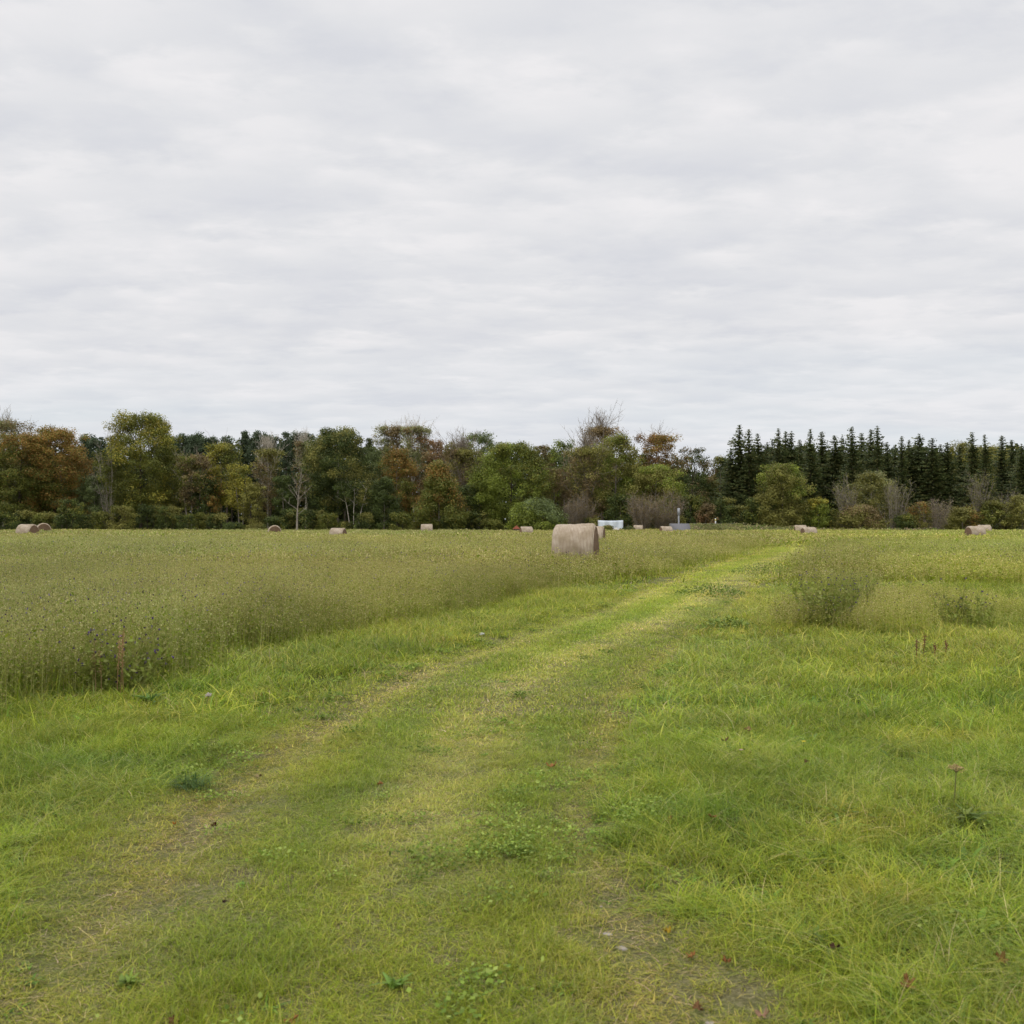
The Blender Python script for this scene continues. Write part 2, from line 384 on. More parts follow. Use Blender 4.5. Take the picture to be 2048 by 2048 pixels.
def tints(x, y, kind):
    n = len(x); C = np.ones((n, 3)); u = track_u(x, y)
    n1 = fbm(x * .55, y * .4, 3, 31); n2 = fbm(x * 1.9, y * 1.3, 2, 41); n3 = fbm(x * .12, y * .09, 2, 51)
    if kind == 'short':
        uw = u + (fbm(x * .5, y * .4, 2, 77) - .5) * .35
        sA = np.exp(-((uw - .12 - .012 * np.maximum(y - 10, 0)) / .42) ** 2) * sstep(4.0, 6.5, y)
        sB = np.exp(-((uw + .95) / .28) ** 2) * sstep(6, 14, y)
        sC = np.exp(-((uw + .38) / .22) ** 2) + np.exp(-((uw - .75) / .22) ** 2)
        C = mixc(C, np.array([.74, .88, .80]), np.clip(sC, 0, 1) * .8 * sstep(3.5, 6, y))
        C = mixc(C, np.array([1.48, 1.30, 2.3]), np.clip(np.maximum(sA, sB * .45) * .95, 0, 1))
        C = mixc(C, YEL, sstep(.45, .7, n1) * .3)
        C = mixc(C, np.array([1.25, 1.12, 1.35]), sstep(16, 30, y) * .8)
        rut = np.exp(-((np.abs(u) - 1.1) / .28) ** 2)
        C = mixc(C, DRYT, np.clip(rut * (.30 + .5 * n2) * (1 - .55 * sstep(10, 18, y) * (u < 0)) + .4 * bare(x, y), 0, 1) * .85)
        C = mixc(C, COOL, sstep(.55, .75, n2) * .5)
        st = fbm(u * 2.6 + 3, y * .07, 2, 91); C = C * (1 + (.7 * (st - .5) + .25) * sstep(6, 18, y))[:, None]
    elif kind == 'lush':
        C = mixc(C, COOL, sstep(.45, .7, n1) * .55)
        C = mixc(C, YEL, sstep(.5, .72, n2) * .5 + .75 * sstep(9, 17, y) * sstep(.30, .6, n3 + .15))
        C = C * (.82 + .36 * n3)[:, None] * (.90 + .22 * sstep(.3, .7, fbm(x * 2.6, y * 1.9, 2, 121)))[:, None]
        for (dx, dy, r) in [(1.15, 6.1, .5), (-2.75, 7.3, .35), (4.4, 9.8, .7), (-1.6, 13.6, .8), (-3.5, 10.4, .6), (2.2, 14.5, .5)]:
            C = mixc(C, np.array([.62, .80, .9]), np.exp(-(((x - dx) / r) ** 2 + ((y - dy) / (r * .7)) ** 2)) * .8)
        for (dx, dy, r) in [(1.5, 4.8, .28), (1.9, 5.9, .4), (3.4, 8.3, .35)]:
            C = mixc(C, np.array([1.6, 1.05, 1.2]), np.exp(-(((x - dx) / r) ** 2 + ((y - dy) / (r * .7)) ** 2)) * .4)
    else:
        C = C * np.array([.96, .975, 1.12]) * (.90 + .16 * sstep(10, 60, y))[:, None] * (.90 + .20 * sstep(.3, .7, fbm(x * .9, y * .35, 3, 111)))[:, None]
        C = mixc(C, np.array([.82, .95, .9]), sstep(.45, .75, n1) * .4)
        C = mixc(C, np.array([1.12, 1.18, .9]), sstep(3, 6, u) * .8)
        C = mixc(C, np.array([1.14, 1.04, .95]), sstep(.4, .7, fbm(x * .05, y * .03, 2, 61)) * .7)
        C = mixc(C, np.array([.84, .90, .75]), np.clip(sstep(2.2, .6, np.abs(np.interp(y, EDGE_Y, EDGE_X) - x)) * .2 * (y < 40), 0, 1))
    return C * (.93 + .14 * rng.random((n, 1)))
NV = 7
c_short = protos('mown', [lambda l=l: p_short(l) for l in range(4)], NV)
c_lush = protos('verge', [lambda l=l: p_lush(l) for l in range(4)], NV)
c_mead = protos('meadow', [lambda l=l: p_meadow(l) for l in range(4)], NV)
c_weed = protos('weed', [lambda l=l: p_weed(l) for l in range(2)] + [lambda l=l: p_clover(l) for l in range(2)] + [lambda l=l: p_clip(l) for l in range(2)], NV)
RINGS = [(2.4, 9.5, 0), (8.0, 27, 1), (24, 74, 2), (68, 172, 3)]
DENS = {'short': (270, 60, 14, 3.0), 'lush': (90, 22, 2.6, .38), 'meadow': (42, 16, 2.6, .42)}
acc = {k: [] for k in ('short', 'lush', 'meadow', 'weed')}
for (y0, y1, lod) in RINGS:
    for kind in ('short', 'lush', 'meadow'):
        x, y = ring(y0, y1, DENS[kind][lod])
        # soft hand-over between rings
        f0 = sstep(y0, y0 + (y1 - y0) * .08 + .3, y) if lod else np.ones_like(y)
        f1 = 1 - sstep(y1 - (y1 - y0) * .08, y1, y) if lod < 3 else np.ones_like(y)
        k = rng.random(len(x)) < np.minimum(f0, f1) * .9 + .1; x, y = x[k], y[k]
        u = track_u(x, y); mw = meadow_w(x, y)
        edge = np.abs(u) - (np.where(u > 0, 1.34 - .28 * np.exp(-((y - 6.7) / .8) ** 2), 1.5) + .45 * (fbm(x * .8, y * .5, 3, 71) - .5) * 2 + .12)
        tr = (1 - sstep(-.12, .14, edge)) * (y < 108)
        if kind == 'short':
            p = tr * (1 - .60 * sstep(.25, .85, bare(x, y) * (.5 + fbm(x * 6, y * 6, 2, 3))))
            rut = np.exp(-((np.abs(u) - 1.1) / .26) ** 2)
            hs = .62 + .9 * (np.exp(-((u + .4) / .25) ** 2) + np.exp(-((u - .75) / .22) ** 2)) * fbm(x * 1.2, y * 1.2, 2, 5) + .5 * sstep(1.35, 1.7, np.abs(u))
            hs = hs * (1 - .45 * rut) * (.6 + .9 * fbm(x * 3.5, y * 3.5, 2, 15))
        elif kind == 'lush':
            p = (1 - tr) * (1 - .80 * mw)
            if lod >= 2: p = p * ((edge > (0, 0, .45, 1.1)[lod]) | (y > 106))
            a = np.clip(edge, 0, 3)
            hs = (.46 + .26 * sstep(0, 1.3, a) + .18 * np.exp(-((a - .35) / .3) ** 2)) * (.55 + 1.0 * fbm(x * 1.1, y * .9, 3, 25)) * (1 + .25 * sstep(3, 9, u))
            for (dx, dy, r) in [(-1.6, 13.6, .9), (-3.5, 10.6, .8), (1.15, 6.1, .4)]:
                hs = hs * (1 + .45 * np.exp(-(((x - dx) / r) ** 2 + ((y - dy) / r) ** 2)))
        else:
            p = (1 - tr) * mw
            if lod >= 2: p = p * ((edge > (0, 0, .55, 1.5)[lod]) | (y > 106))
            for (qx, qy, qr) in CLUMPS: p = np.maximum(p, .9 * np.exp(-(((x - qx) / qr) ** 2 + ((y - qy) / (qr * .8)) ** 2) * 1.2) * (y > 9))
            hs = (.74 + .56 * fbm(x * .6, y * .45, 3, 35)) * (1 - .25 * sstep(40, 3, y) * 0)
            hs = hs * (.62 + .38 * sstep(.05, .9, mw)) * (.8 + .4 * rng.random(len(x)))
        k = rng.random(len(x)) < p; x, y, hs = x[k], y[k], hs[k]
        n = len(x); 
        s = hs * (.85 + .3 * rng.random(n))
        xy = .9 + .25 * rng.random(n)
        tilt = {'short': .06, 'lush': .12, 'meadow': .06}[kind] if lod < 2 else 0
        rot = np.stack([rng.normal(size=n) * tilt, rng.normal(size=n) * tilt, rng.random(n) * 2 * PI], 1)
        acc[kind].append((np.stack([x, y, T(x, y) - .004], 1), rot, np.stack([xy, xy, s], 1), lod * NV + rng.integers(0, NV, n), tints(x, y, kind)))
for (y0, y1, lod, dn) in [(2.6, 9, 0, 7), (9, 24, 1, 2.0)]:
    x, y = ring(y0, y1, dn); u = track_u(x, y); k = rng.random(len(x)) < (.25 + .75 * sstep(.5, .62, fbm(x * .7, y * .7, 2, 81))) * (1 - meadow_w(x, y)); x, y, u = x[k], y[k], u[k]; n = len(x)
    s = (.45 + .8 * sstep(1.4, 2.2, np.abs(u))) * (.7 + .6 * rng.random(n))
    acc['weed'].append((np.stack([x, y, T(x, y)], 1), np.stack([0 * x, 0 * x, rng.random(n) * 6.28], 1), np.stack([s, s, s], 1), lod * NV + rng.integers(0, NV, n), np.ones((n, 3)) * (.8 + .5 * rng.random((n, 1)))))
for (y0, y1, lod, dn, kind) in [(2.6, 9, 0, 85, 2), (9, 26, 1, 18, 2), (2.6, 9, 0, 8, 4), (9, 22, 1, 3, 4)]:
    x, y = ring(y0, y1, dn); u = track_u(x, y); mw = meadow_w(x, y)
    if kind == 2: p = sstep(.50, .62, fbm(x * 1.3, y * 1.1, 3, 101)) * (.12 + .62 * np.exp(-((np.abs(u) - 1.5) / .3) ** 2) + .35 * np.exp(-((u - .62) / .25) ** 2) * (y < 9)) * (1 - mw)
    else: p = (np.exp(-((np.abs(u) - 1.1) / .3) ** 2) * .7 + .08 + .6 * bare(x, y)) * (np.abs(u) < 1.7)
    k = rng.random(len(x)) < p; x, y = x[k], y[k]; n = len(x); q = .7 + .8 * rng.random(n)
    acc['weed'].append((np.stack([x, y, T(x, y) + .004], 1), np.stack([0 * x, 0 * x, rng.random(n) * 6.28], 1), np.stack([q, q, q * (1 if kind == 2 else .35)], 1), (kind + lod) * NV + rng.integers(0, NV, n), np.ones((n, 3)) * (.75 + .5 * rng.random((n, 1)))))
def cat(a): return [np.concatenate([q[i] for q in a]) for i in range(5)]
print('tufts', {k: sum(len(q[0]) for q in v) for k, v in acc.items()})
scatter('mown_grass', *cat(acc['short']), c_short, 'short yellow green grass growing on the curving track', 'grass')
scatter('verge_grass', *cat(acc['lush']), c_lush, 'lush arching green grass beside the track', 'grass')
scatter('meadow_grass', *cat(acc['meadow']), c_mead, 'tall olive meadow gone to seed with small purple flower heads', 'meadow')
scatter('broadleaf_weeds', *cat(acc['weed']), c_weed, 'low broad leaved weeds among the grass blades', 'weeds')

# ------------------------------------------------------------------ hay bales
def bale_mat(name, c1, c2, c3, stripes):
    m, nt, N, L = newmat(name)
    out = nd(nt, 'ShaderNodeOutputMaterial'); p = nd(nt, 'ShaderNodeBsdfPrincipled'); p.inputs['Roughness'].default_value = .85
    p.inputs['Specular IOR Level'].default_value = .2
    tc = nd(nt, 'ShaderNodeTexCoord'); mp = nd(nt, 'ShaderNodeMapping'); mp.inputs['Scale'].default_value = (1, 1, 1) if not stripes else (8, 2, 2)
    L.new(tc.outputs['Object'], mp.inputs[0])
    nz = nd(nt, 'ShaderNodeTexNoise'); nz.inputs['Scale'].default_value = 2.2 if stripes else 9; nz.inputs['Detail'].default_value = 8; nz.inputs['Roughness'].default_value = .65
    L.new(mp.outputs[0], nz.inputs['Vector'])
    r = nd(nt, 'ShaderNodeValToRGB'); e = r.color_ramp.elements; e[0].position = .3; e[1].position = .7; e[0].color = (*c1, 1); e[1].color = (*c2, 1)
    L.new(nz.outputs['Fac'], r.inputs[0]); col = r.outputs[0]; hgt = nz.outputs['Fac']
    if stripes:
        big = nd(nt, 'ShaderNodeTexNoise'); big.inputs['Scale'].default_value = 3.0; big.inputs['Detail'].default_value = 3
        L.new(tc.outputs['Object'], big.inputs['Vector'])
        wv = nd(nt, 'ShaderNodeTexWave', wave_type='BANDS', bands_direction='X'); wv.inputs['Scale'].default_value = 7.6; wv.inputs['Distortion'].default_value = .6; wv.inputs['Detail Scale'].default_value = 3
        L.new(tc.outputs['Object'], wv.inputs['Vector'])
        r2 = nd(nt, 'ShaderNodeValToRGB'); e = r2.color_ramp.elements; e[0].position = .35; e[1].position = .8; e[0].color = (0, 0, 0, 1); e[1].color = (1, 1, 1, 1)
        L.new(wv.outputs['Fac'], r2.inputs[0])
        mm = nd(nt, 'ShaderNodeMath', operation='MULTIPLY'); L.new(r2.outputs[0], mm.inputs[0])
        mr = nd(nt, 'ShaderNodeMapRange'); mr.inputs[1].default_value = .35; mr.inputs[2].default_value = .65; mr.inputs[3].default_value = .2; mr.inputs[4].default_value = .85
        L.new(big.outputs['Fac'], mr.inputs[0]); L.new(mr.outputs[0], mm.inputs[1])
        mx = nd(nt, 'ShaderNodeMix', data_type='RGBA'); L.new(mm.outputs[0], mx.inputs[0]); L.new(col, mx.inputs[6]); mx.inputs[7].default_value = (*c3, 1); col = mx.outputs[2]
        st = nd(nt, 'ShaderNodeTexNoise'); st.inputs['Scale'].default_value = 1.7; st.inputs['Detail'].default_value = 5; st.inputs['Roughness'].default_value = .6; L.new(tc.outputs['Object'], st.inputs['Vector'])
        sr = nd(nt, 'ShaderNodeMapRange'); sr.inputs[1].default_value = .48; sr.inputs[2].default_value = .66; sr.inputs[3].default_value = 0; sr.inputs[4].default_value = .7; L.new(st.outputs['Fac'], sr.inputs[0])
        m3 = nd(nt, 'ShaderNodeMix', data_type='RGBA'); L.new(sr.outputs[0], m3.inputs[0]); L.new(col, m3.inputs[6]); m3.inputs[7].default_value = (.26, .20, .12, 1); col = m3.outputs[2]
        ad = nd(nt, 'ShaderNodeMath', operation='ADD'); L.new(nz.outputs['Fac'], ad.inputs[0]); L.new(wv.outputs['Fac'], ad.inputs[1]); hgt = ad.outputs[0]
    else:
        wv = nd(nt, 'ShaderNodeTexWave', wave_type='RINGS', rings_direction='X'); wv.inputs['Scale'].default_value = 4.5; wv.inputs['Distortion'].default_value = 3.5; wv.inputs['Detail'].default_value = 4
        L.new(tc.outputs['Object'], wv.inputs['Vector'])
        mx = nd(nt, 'ShaderNodeMix', data_type='RGBA'); mx.inputs[0].default_value = .3
        mf = nd(nt, 'ShaderNodeMath', operation='MULTIPLY'); mf.inputs[1].default_value = .45; L.new(wv.outputs['Fac'], mf.inputs[0]); L.new(mf.outputs[0], mx.inputs[0])
        L.new(col, mx.inputs[6]); mx.inputs[7].default_value = (*c3, 1); col = mx.outputs[2]
    L.new(col, p.inputs['Base Color'])
    b = nd(nt, 'ShaderNodeBump'); b.inputs['Strength'].default_value = .5; b.inputs['Distance'].default_value = .02
    L.new(hgt, b.inputs['Height']); L.new(b.outputs[0], p.inputs['Normal']); L.new(p.outputs[0], out.inputs[0])
    return m
M_net = bale_mat('net_wrapped_hay', (.27, .20, .135), (.42, .34, .245), (.60, .515, .42), True)
M_end = bale_mat('bale_end_hay', (.13, .082, .05), (.23, .15, .095), (.17, .11, .07), False)
def bale_meshes(R, seed):
    r = np.random.default_rng(seed); nL, nA = 26, 72; Lh = .61
    xs = np.linspace(-Lh, Lh, nL); an = np.arange(nA) * 2 * PI / nA
    edge = np.minimum(Lh - np.abs(xs), .10) / .10
    prof = R - .085 * (1 - np.sqrt(np.clip(1 - (1 - edge) ** 2, 0, 1)))
    A, X = np.meshgrid(an, xs)
    rr = prof[:, None] * (1 + .032 * (fbm(X * 2.2 + seed, np.cos(A) * 1.3 + 5, 3, seed) - .5) * 2 + .02 * (fbm(X * 9, np.sin(A) * 6 + 9, 2, seed + 3) - .5) * 2 + .02 * (r.random() - .5) * np.sin(X * 3))
    Y = rr * np.cos(A); Z = rr * np.sin(A) + R
    Z = np.where(Z < .10, .10 - (.10 - Z) * .35, Z)      # sits flat on its own weight
    V = np.stack([X, Y, Z], -1).reshape(-1, 3)
    i = np.arange(nL - 1)[:, None] * nA; j = np.arange(nA)[None]; k = (j + 1) % nA
    Q = np.stack([i + j, i + k, i + nA + k, i + nA + j], -1).reshape(-1, 4)
    body = quads_mesh('net_wrap', V, Q, None, M_net, True)
    ends = []
    for sgn, row in ((-1, 0), (1, nL - 1)):
        ringv = V[row * nA:(row + 1) * nA]; c = np.array([sgn * Lh, 0, R])
        vv = []; m = 12
        for q in range(m):
            f = 1 - q / m; P = c + (ringv - c) * f
            P[:, 0] += sgn * (.035 * (1 - f) + .012 * math.sin(q * 2.1) + (r.random(nA) - .5) * .022 * (q > 0))
            vv.append(P)
        vv = np.concatenate(vv); i = np.arange(m - 1)[:, None] * nA
        Q = np.stack([i + j, i + k, i + nA + k, i + nA + j], -1).reshape(-1, 4)
        last = (m - 1) * nA; vv = np.concatenate([vv, vv[last:].mean(0)[None]]); cc = len(vv) - 1
        Q2 = np.array([[last + a, last + (a + 1) % nA, last + (a + 2) % nA, cc] for a in range(0, nA, 2)])
        Q = np.concatenate([Q, Q2])
        if sgn < 0: Q = Q[:, ::-1]
        ends.append(quads_mesh('end_face', vv, Q, None, M_end, True))
    # loose straws
    G = Geo(); n = 60; a = r.random(n) * 2 * PI; x = (r.random(n) * 2 - 1) * Lh; rad = R * (1 + r.random(n) * .01)
    on = r.random(n) < .45; x = np.where(on, np.sign(x) * Lh, x); rad = np.where(on, R * np.sqrt(r.random(n)), rad)
    P = np.stack([x, rad * np.cos(a), rad * np.sin(a) + R], 1); d = r.normal(size=(n, 3)); d /= np.linalg.norm(d, axis=1)[:, None]
    l = .04 + .07 * r.random(n)
    w = np.cross(d, r.normal(size=(n, 3))); w /= np.linalg.norm(w, axis=1)[:, None]; w *= .003
    Vs = np.stack([P - w, P + w, P + d * l[:, None] + w * .5, P + d * l[:, None] - w * .5], 1).reshape(-1, 3)
    Vs[:, 2] = np.maximum(Vs[:, 2], .02)
    cs = np.array([(.42, .33, .2), (.3, .22, .13), (.5, .42, .28)])[r.integers(0, 3, n)]
    G.add(Vs, np.arange(4 * n).reshape(-1, 4), np.repeat(cs, 4, 0))
    return body, ends, G.mesh('loose_straw', M_litter)
BLAB = [
 'pale round hay bale paired with a brown faced bale near the dark maple',
 'round hay bale turned to show its brown end, touching the pale bale beside it',
 'lone half hidden round bale showing its brown end below the white dead tree',
 'small pale round bale in the meadow below the big dark green maple',
 'small round bale standing at the trunk of the yellow orange maple',
 'small tilted pale round bale between the red gable and the large bale',
 'large net wrapped round hay bale standing nearest in the tall meadow',
 'round hay bale peeking out from behind the large nearest bale',
 'distant pale round bale between the white tarpaulin and the bare thicket',
 'pale round bale in front of the grey road ramp',
 'farther and smaller bale of the pair beside the bend of the track',
 'nearer and larger bale of the pair beside the bend of the track',
 'nearer, lower bale of the pair in front of the spruce row shrubs',
 'farther, higher bale of the pair in front of the spruce row shrubs']
for q, (X, D, z, yaw, R) in enumerate(bale_pos):
    body, ends, straw = bale_meshes(R, 3 + q)
    t = empty('hay_bale', (X, D, z), -yaw + math.atan2(0, 1))
    tag(t, BLAB[q], 'hay bale', 'round hay bales scattered over the field')
    link('net_wrap', body, t); 
    for e in ends: link('end_face', e, t)

# ------------------------------------------------------------------ trees
def branch_path(p, d, l, n, wob, up=0.0):
    P = [np.array(p, float)]; d = np.array(d, float)
    for _ in range(n):
        d = d + rng.normal(size=3) * wob + np.array([0, 0, up]); d /= np.linalg.norm(d)
        P.append(P[-1] + d * l / n)
    return np.array(P), d
PAL = dict(
 green=[(.075, .090, .020), (.095, .105, .022), (.055, .072, .020), (.12, .11, .025)],
 dark=[(.045, .062, .018), (.060, .075, .018), (.035, .05, .02)],
 bright=[(.12, .15, .028), (.15, .17, .03), (.09, .12, .025)],
 yellow=[(.20, .18, .03), (.16, .16, .03), (.24, .20, .04), (.12, .13, .03)],
 orange=[(.205, .112, .034), (.23, .13, .04), (.155, .11, .035), (.13, .12, .03)],
 rust=[(.18, .10, .052), (.14, .09, .045), (.20, .12, .065)],
 brown=[(.15, .105, .055), (.18, .13, .07), (.12, .09, .045)],
 olive=[(.13, .125, .035), (.16, .15, .045), (.10, .105, .03)],
 pale=[(.16, .17, .08), (.20, .19, .10), (.12, .14, .06)],
 pine=[(.042, .062, .034), (.055, .075, .04), (.035, .05, .03)],  # bluish pine green, lightened so the leaf colour carries aerial haze
 blue=[(.085, .11, .045), (.105, .13, .05), (.07, .09, .04)],
 spruce=[(.040, .055, .020), (.054, .066, .024), (.032, .044, .018), (.072, .074, .028)],
 pink=[(.20, .15, .11), (.16, .12, .08), (.16, .15, .06)])
for _k in PAL: PAL[_k] = [tuple(np.array(c) * (np.array([1.28, 1.25, 1.1]) if _k not in ('pink', 'rust', 'orange', 'brown') else np.array([1.12, 1.15, 1.0]))) for c in PAL[_k]]
BARK = dict(dark=(.08, .065, .05), grey=(.27, .235, .19), pale=(.46, .41, .34), white=(.58, .53, .46), red=(.25, .21, .165))
def bush_shape(t, kind):
    if kind == 'round': return math.sin(PI * (t * .86 + .10)) ** .55
    if kind == 'oval': return math.sin(PI * (t * .90 + .06)) ** .75
    if kind == 'column': return (math.sin(PI * (t * .92 + .05)) ** .35) 
    if kind == 'cone': return max(.05, (1 - t) ** .8) * min(1, t * 6 + .35)
    if kind == 'dome': return math.sqrt(max(0.02, 1 - (t * .98) ** 2))
    return 1
def make_tree(name, X, D, top, W, shape='round', pal='green', pal2=None, mix=0.0, mixdir=(1, 1), bark='grey', crown0=.25, dens=1.0,
              twig=0.0, trunks=1, leaf=.19, lean=0.0, label='', cat='tree', group=None, seed=0, trunk_r=None, gaps=.17):
    global rng
    keep = rng; rng = np.random.default_rng(1000 + seed)
    W = W * (1.12 if W > 2.2 else 1); H = top; R = W / 2
    t = empty(name, (X, D, Tf(X, D) - .03), rng.random() * 0)
    tag(t, label, cat, group)
    G = Geo(); bc = np.array(BARK[bark]); tr = trunk_r or max(.05, H * .013)
    tips = []
    zc0 = H * crown0
    for k in range(trunks):
        b = np.array([(k - (trunks - 1) / 2) * .45 + (rng.random() - .5) * .2 * (trunks > 1), (rng.random() - .5) * .4 * (trunks > 1), 0])
        topf = .86 if trunks == 1 else .8
        dx = lean * H * .25 + (k - (trunks - 1) / 2) * R * .5 * (trunks > 1)
        nseg = 8; P = []
        ph = rng.random() * 6
        for s in range(nseg + 1):
            f = s / nseg; P.append(b + np.array([dx * f ** 1.2 + .10 * math.sin(ph + f * 5) * f, .1 * math.cos(ph + f * 4) * f, H * topf * f]))
        P = np.array(P); G.tube(P, tr * (1 - np.linspace(0, 1, nseg + 1)) ** .8 * (1 if trunks == 1 else .7) + .012, bc, 7)
        # limbs
        nl = int((14 if trunks == 1 else 8) * (1 + .6 * twig))
        for q in range(nl):
            f = crown0 * .9 + (.98 - crown0 * .9) * (q + rng.random()) / nl
            f = min(f / topf, .97); zi = f * nseg; a = int(zi); p0 = P[a] + (P[min(a + 1, nseg)] - P[a]) * (zi - a)
            tz = np.clip((p0[2] - zc0) / (H - zc0), 0, 1)
            rr = R * bush_shape(min(1, tz + .12), shape)
            az = q * 2.4 + rng.random() * 1.2; el = .35 + .6 * tz + rng.random() * .3 + (.5 if twig > .5 else 0) + (.3 if twig > .8 and trunks > 1 else 0)
            l = max(.6, rr * (.75 + .3 * rng.random()) / max(.35, math.cos(min(el, 1.1))))
            l = min(l, (H - p0[2]) * .95 + .3)
            d = (math.cos(az) * math.cos(el), math.sin(az) * math.cos(el), math.sin(el))
            BP, dd = branch_path(p0, d, l, 4, .10, .06); r0 = tr * .42 * (1 - f * .55)
            G.tube(BP, r0 * (1 - np.linspace(0, 1, 5) * .85), bc, 4)
            tips.append(BP[-1]); tips.append(BP[2])
            if twig > 0:
                for w in range(int(2 + 10 * twig)):
                    i0 = rng.integers(1, 5); 
                    d2 = np.array(dd) + rng.normal(size=3) * .55 + np.array([0, 0, .25]); d2 /= np.linalg.norm(d2)
                    B2, d3 = branch_path(BP[i0], d2, l * (.30 + .3 * rng.random()), 3, .12, .05)
                    G.tube(B2, np.linspace(.030, .010, 4), bc * 1.05, 3); tips.append(B2[-1])
                    for w3 in range(int(7 * twig)):
                        d4 = d3 + rng.normal(size=3) * .6 + np.array([0, 0, .2]); d4 /= np.linalg.norm(d4)
                        B3, _ = branch_path(B2[rng.integers(1, 4)], d4, .5 + .7 * rng.random(), 2, .12, .05)
                        G.tube(B3, [.018, .012, .007], bc * 1.1, 3)
    link('trunk', G.mesh('trunk', M_bark, True), t)
    if dens > 0:
        C = Geo()
        # leaf clusters through the crown volume, denser towards its surface
        area = max(6, (H - zc0) * W)
        nc = int(area * 2.1 + 12)
        cr0 = min(1.3, .38 + .098 * W)
        cen = []
        for q in range(nc):
            tz = rng.random() ** .85; tz = q / nc * .96 + .04 * rng.random()
            rr = R * bush_shape(tz, shape) * (.80 + .42 * vnoise(q * .37 + seed, seed * 1.7)) 
            az = rng.random() * 2 * PI; f = math.sqrt(rng.random() * .75 + .25)
            cen.append([math.cos(az) * rr * f + lean * H * .25 * (zc0 + tz * (H - zc0)) / H, math.sin(az) * rr * f, zc0 + tz * (H - zc0 - cr0 * .7)])
        cen = np.array(cen)
        if gaps > 0:
            gsel = vnoise(cen[:, 0] * .9 + seed * 3.1 + cen[:, 1] * .6, cen[:, 2] * .9 + seed) > gaps
            cen = cen[gsel]
        if len(tips) and trunks >= 1:
            tp = np.array(tips); tp[:, 2] = np.minimum(tp[:, 2], H - cr0 * (.8 + .5 * rng.random(len(tp)))); q_ = np.hypot(tp[:, 0] - lean * H * .25, tp[:, 1]) / (R * .92); tp[:, :2] /= np.maximum(q_, 1)[:, None]; cen = np.concatenate([cen, tp[rng.random(len(tp)) < .9]])
        P0 = PAL[pal]; P1 = PAL[pal2 or pal]
        per = int(52 * dens * (cr0 / .8) ** 1.4 * (.26 / leaf) ** 1.3)
        m = len(cen) * per
        ci = np.repeat(np.arange(len(cen)), per)
        g = rng.normal(size=(m, 3)); g /= np.linalg.norm(g, axis=1)[:, None]; g *= (rng.random(m) ** .45)[:, None]
        cr = (cr0 * (.55 + .7 * rng.random(len(cen))))[ci]
        pos = cen[ci] + g * np.stack([cr, cr, cr * .72], 1)
        pos[:, 2] = np.maximum(pos[:, 2], .15)
        nrm = g * 1.0 + rng.normal(size=(m, 3)) * .45 + np.array([0, 0, .35])
        cc = np.array(P0).mean(0) * .45 + np.array(P0)[rng.integers(0, len(P0), m)] * .55
        # autumn side of the crown: whole clusters turn together
        if mix > 0:
            sc_ = (cen[:, 0] / R * mixdir[0] + (cen[:, 2] / H - .6) * 2 * mixdir[1]) * .35 + mix - .5 + (vnoise(cen[:, 0] * .8 + seed, cen[:, 2] * .8) - .5) * 1.1
            on = (sc_[ci] + rng.normal(size=m) * .15) > 0
            c1 = np.array(P1)[rng.integers(0, len(P1), m)]; cc = np.where(on[:, None], c1, cc)
        cc = cc * (.66 + .68 * rng.random(len(cen)))[ci][:, None] * (.90 + .20 * rng.random((m, 1)))
        C.cards(pos, leaf * (.6 + .8 * rng.random(m)), cc, nrm)
        link('crown', C.mesh('crown', M_leaf), t)
    rng = keep
    return t
def make_bare(name, X, D, top, W, label, n=16, col='red', leafpal=None, seed=0, group=None, cat='shrub', lean=0):
    global rng
    keep = rng; rng = np.random.default_rng(4000 + seed)
    t = empty(name, (X, D, Tf(X, D) - .03)); tag(t, label, cat, group); G = Geo(); C = Geo(); H = top; R = W / 2; bc = np.array(BARK[col])
    for k in range(n):
        az = rng.random() * 2 * PI; r = rng.random() ** .6
        d = np.array([math.cos(az) * r * R / H * 1.1, math.sin(az) * r * R / H * 1.1, 1.]); d /= np.linalg.norm(d)
        h = H * (1 - .45 * r * rng.random() - .15 * rng.random()) if k else H
        b = np.array([math.cos(az) * r * R * .35, math.sin(az) * r * R * .35, 0])
        P, dd = branch_path(b, d, h, 7, .06, .03); r0 = .03 + .05 * rng.random()
        cc = bc * (.8 + .4 * rng.random()); G.tube(P, np.linspace(r0, .012, 8), cc, 4)
        for q in range(int(12 + H * 2)):
            i0 = rng.integers(1, 8); d2 = dd + rng.normal(size=3) * .42 + np.array([0, 0, .25]); d2 /= np.linalg.norm(d2)
            B, d3 = branch_path(P[i0], d2, (.5 + .9 * rng.random()) * min(1.2, H * .22), 3, .12, .04); G.tube(B, [.018, .014, .010, .007], cc, 3)
            for w in range(3):
                d4 = d3 + rng.normal(size=3) * .5; d4 /= np.linalg.norm(d4); B3, _ = branch_path(B[rng.integers(1, 4)], d4, .3 + .4 * rng.random(), 2, .1); G.tube(B3, [.010, .008, .006], cc * 1.1, 3)
            if leafpal: C.cards(B[-1] + rng.normal(size=(4, 3)) * .2, .14, np.array(PAL[leafpal])[rng.integers(0, 3, 4) % len(PAL[leafpal])])
    link('branches', G.mesh('branches', M_bark), t)
    if leafpal: link('crown', C.mesh('crown', M_leaf), t)
    rng = keep
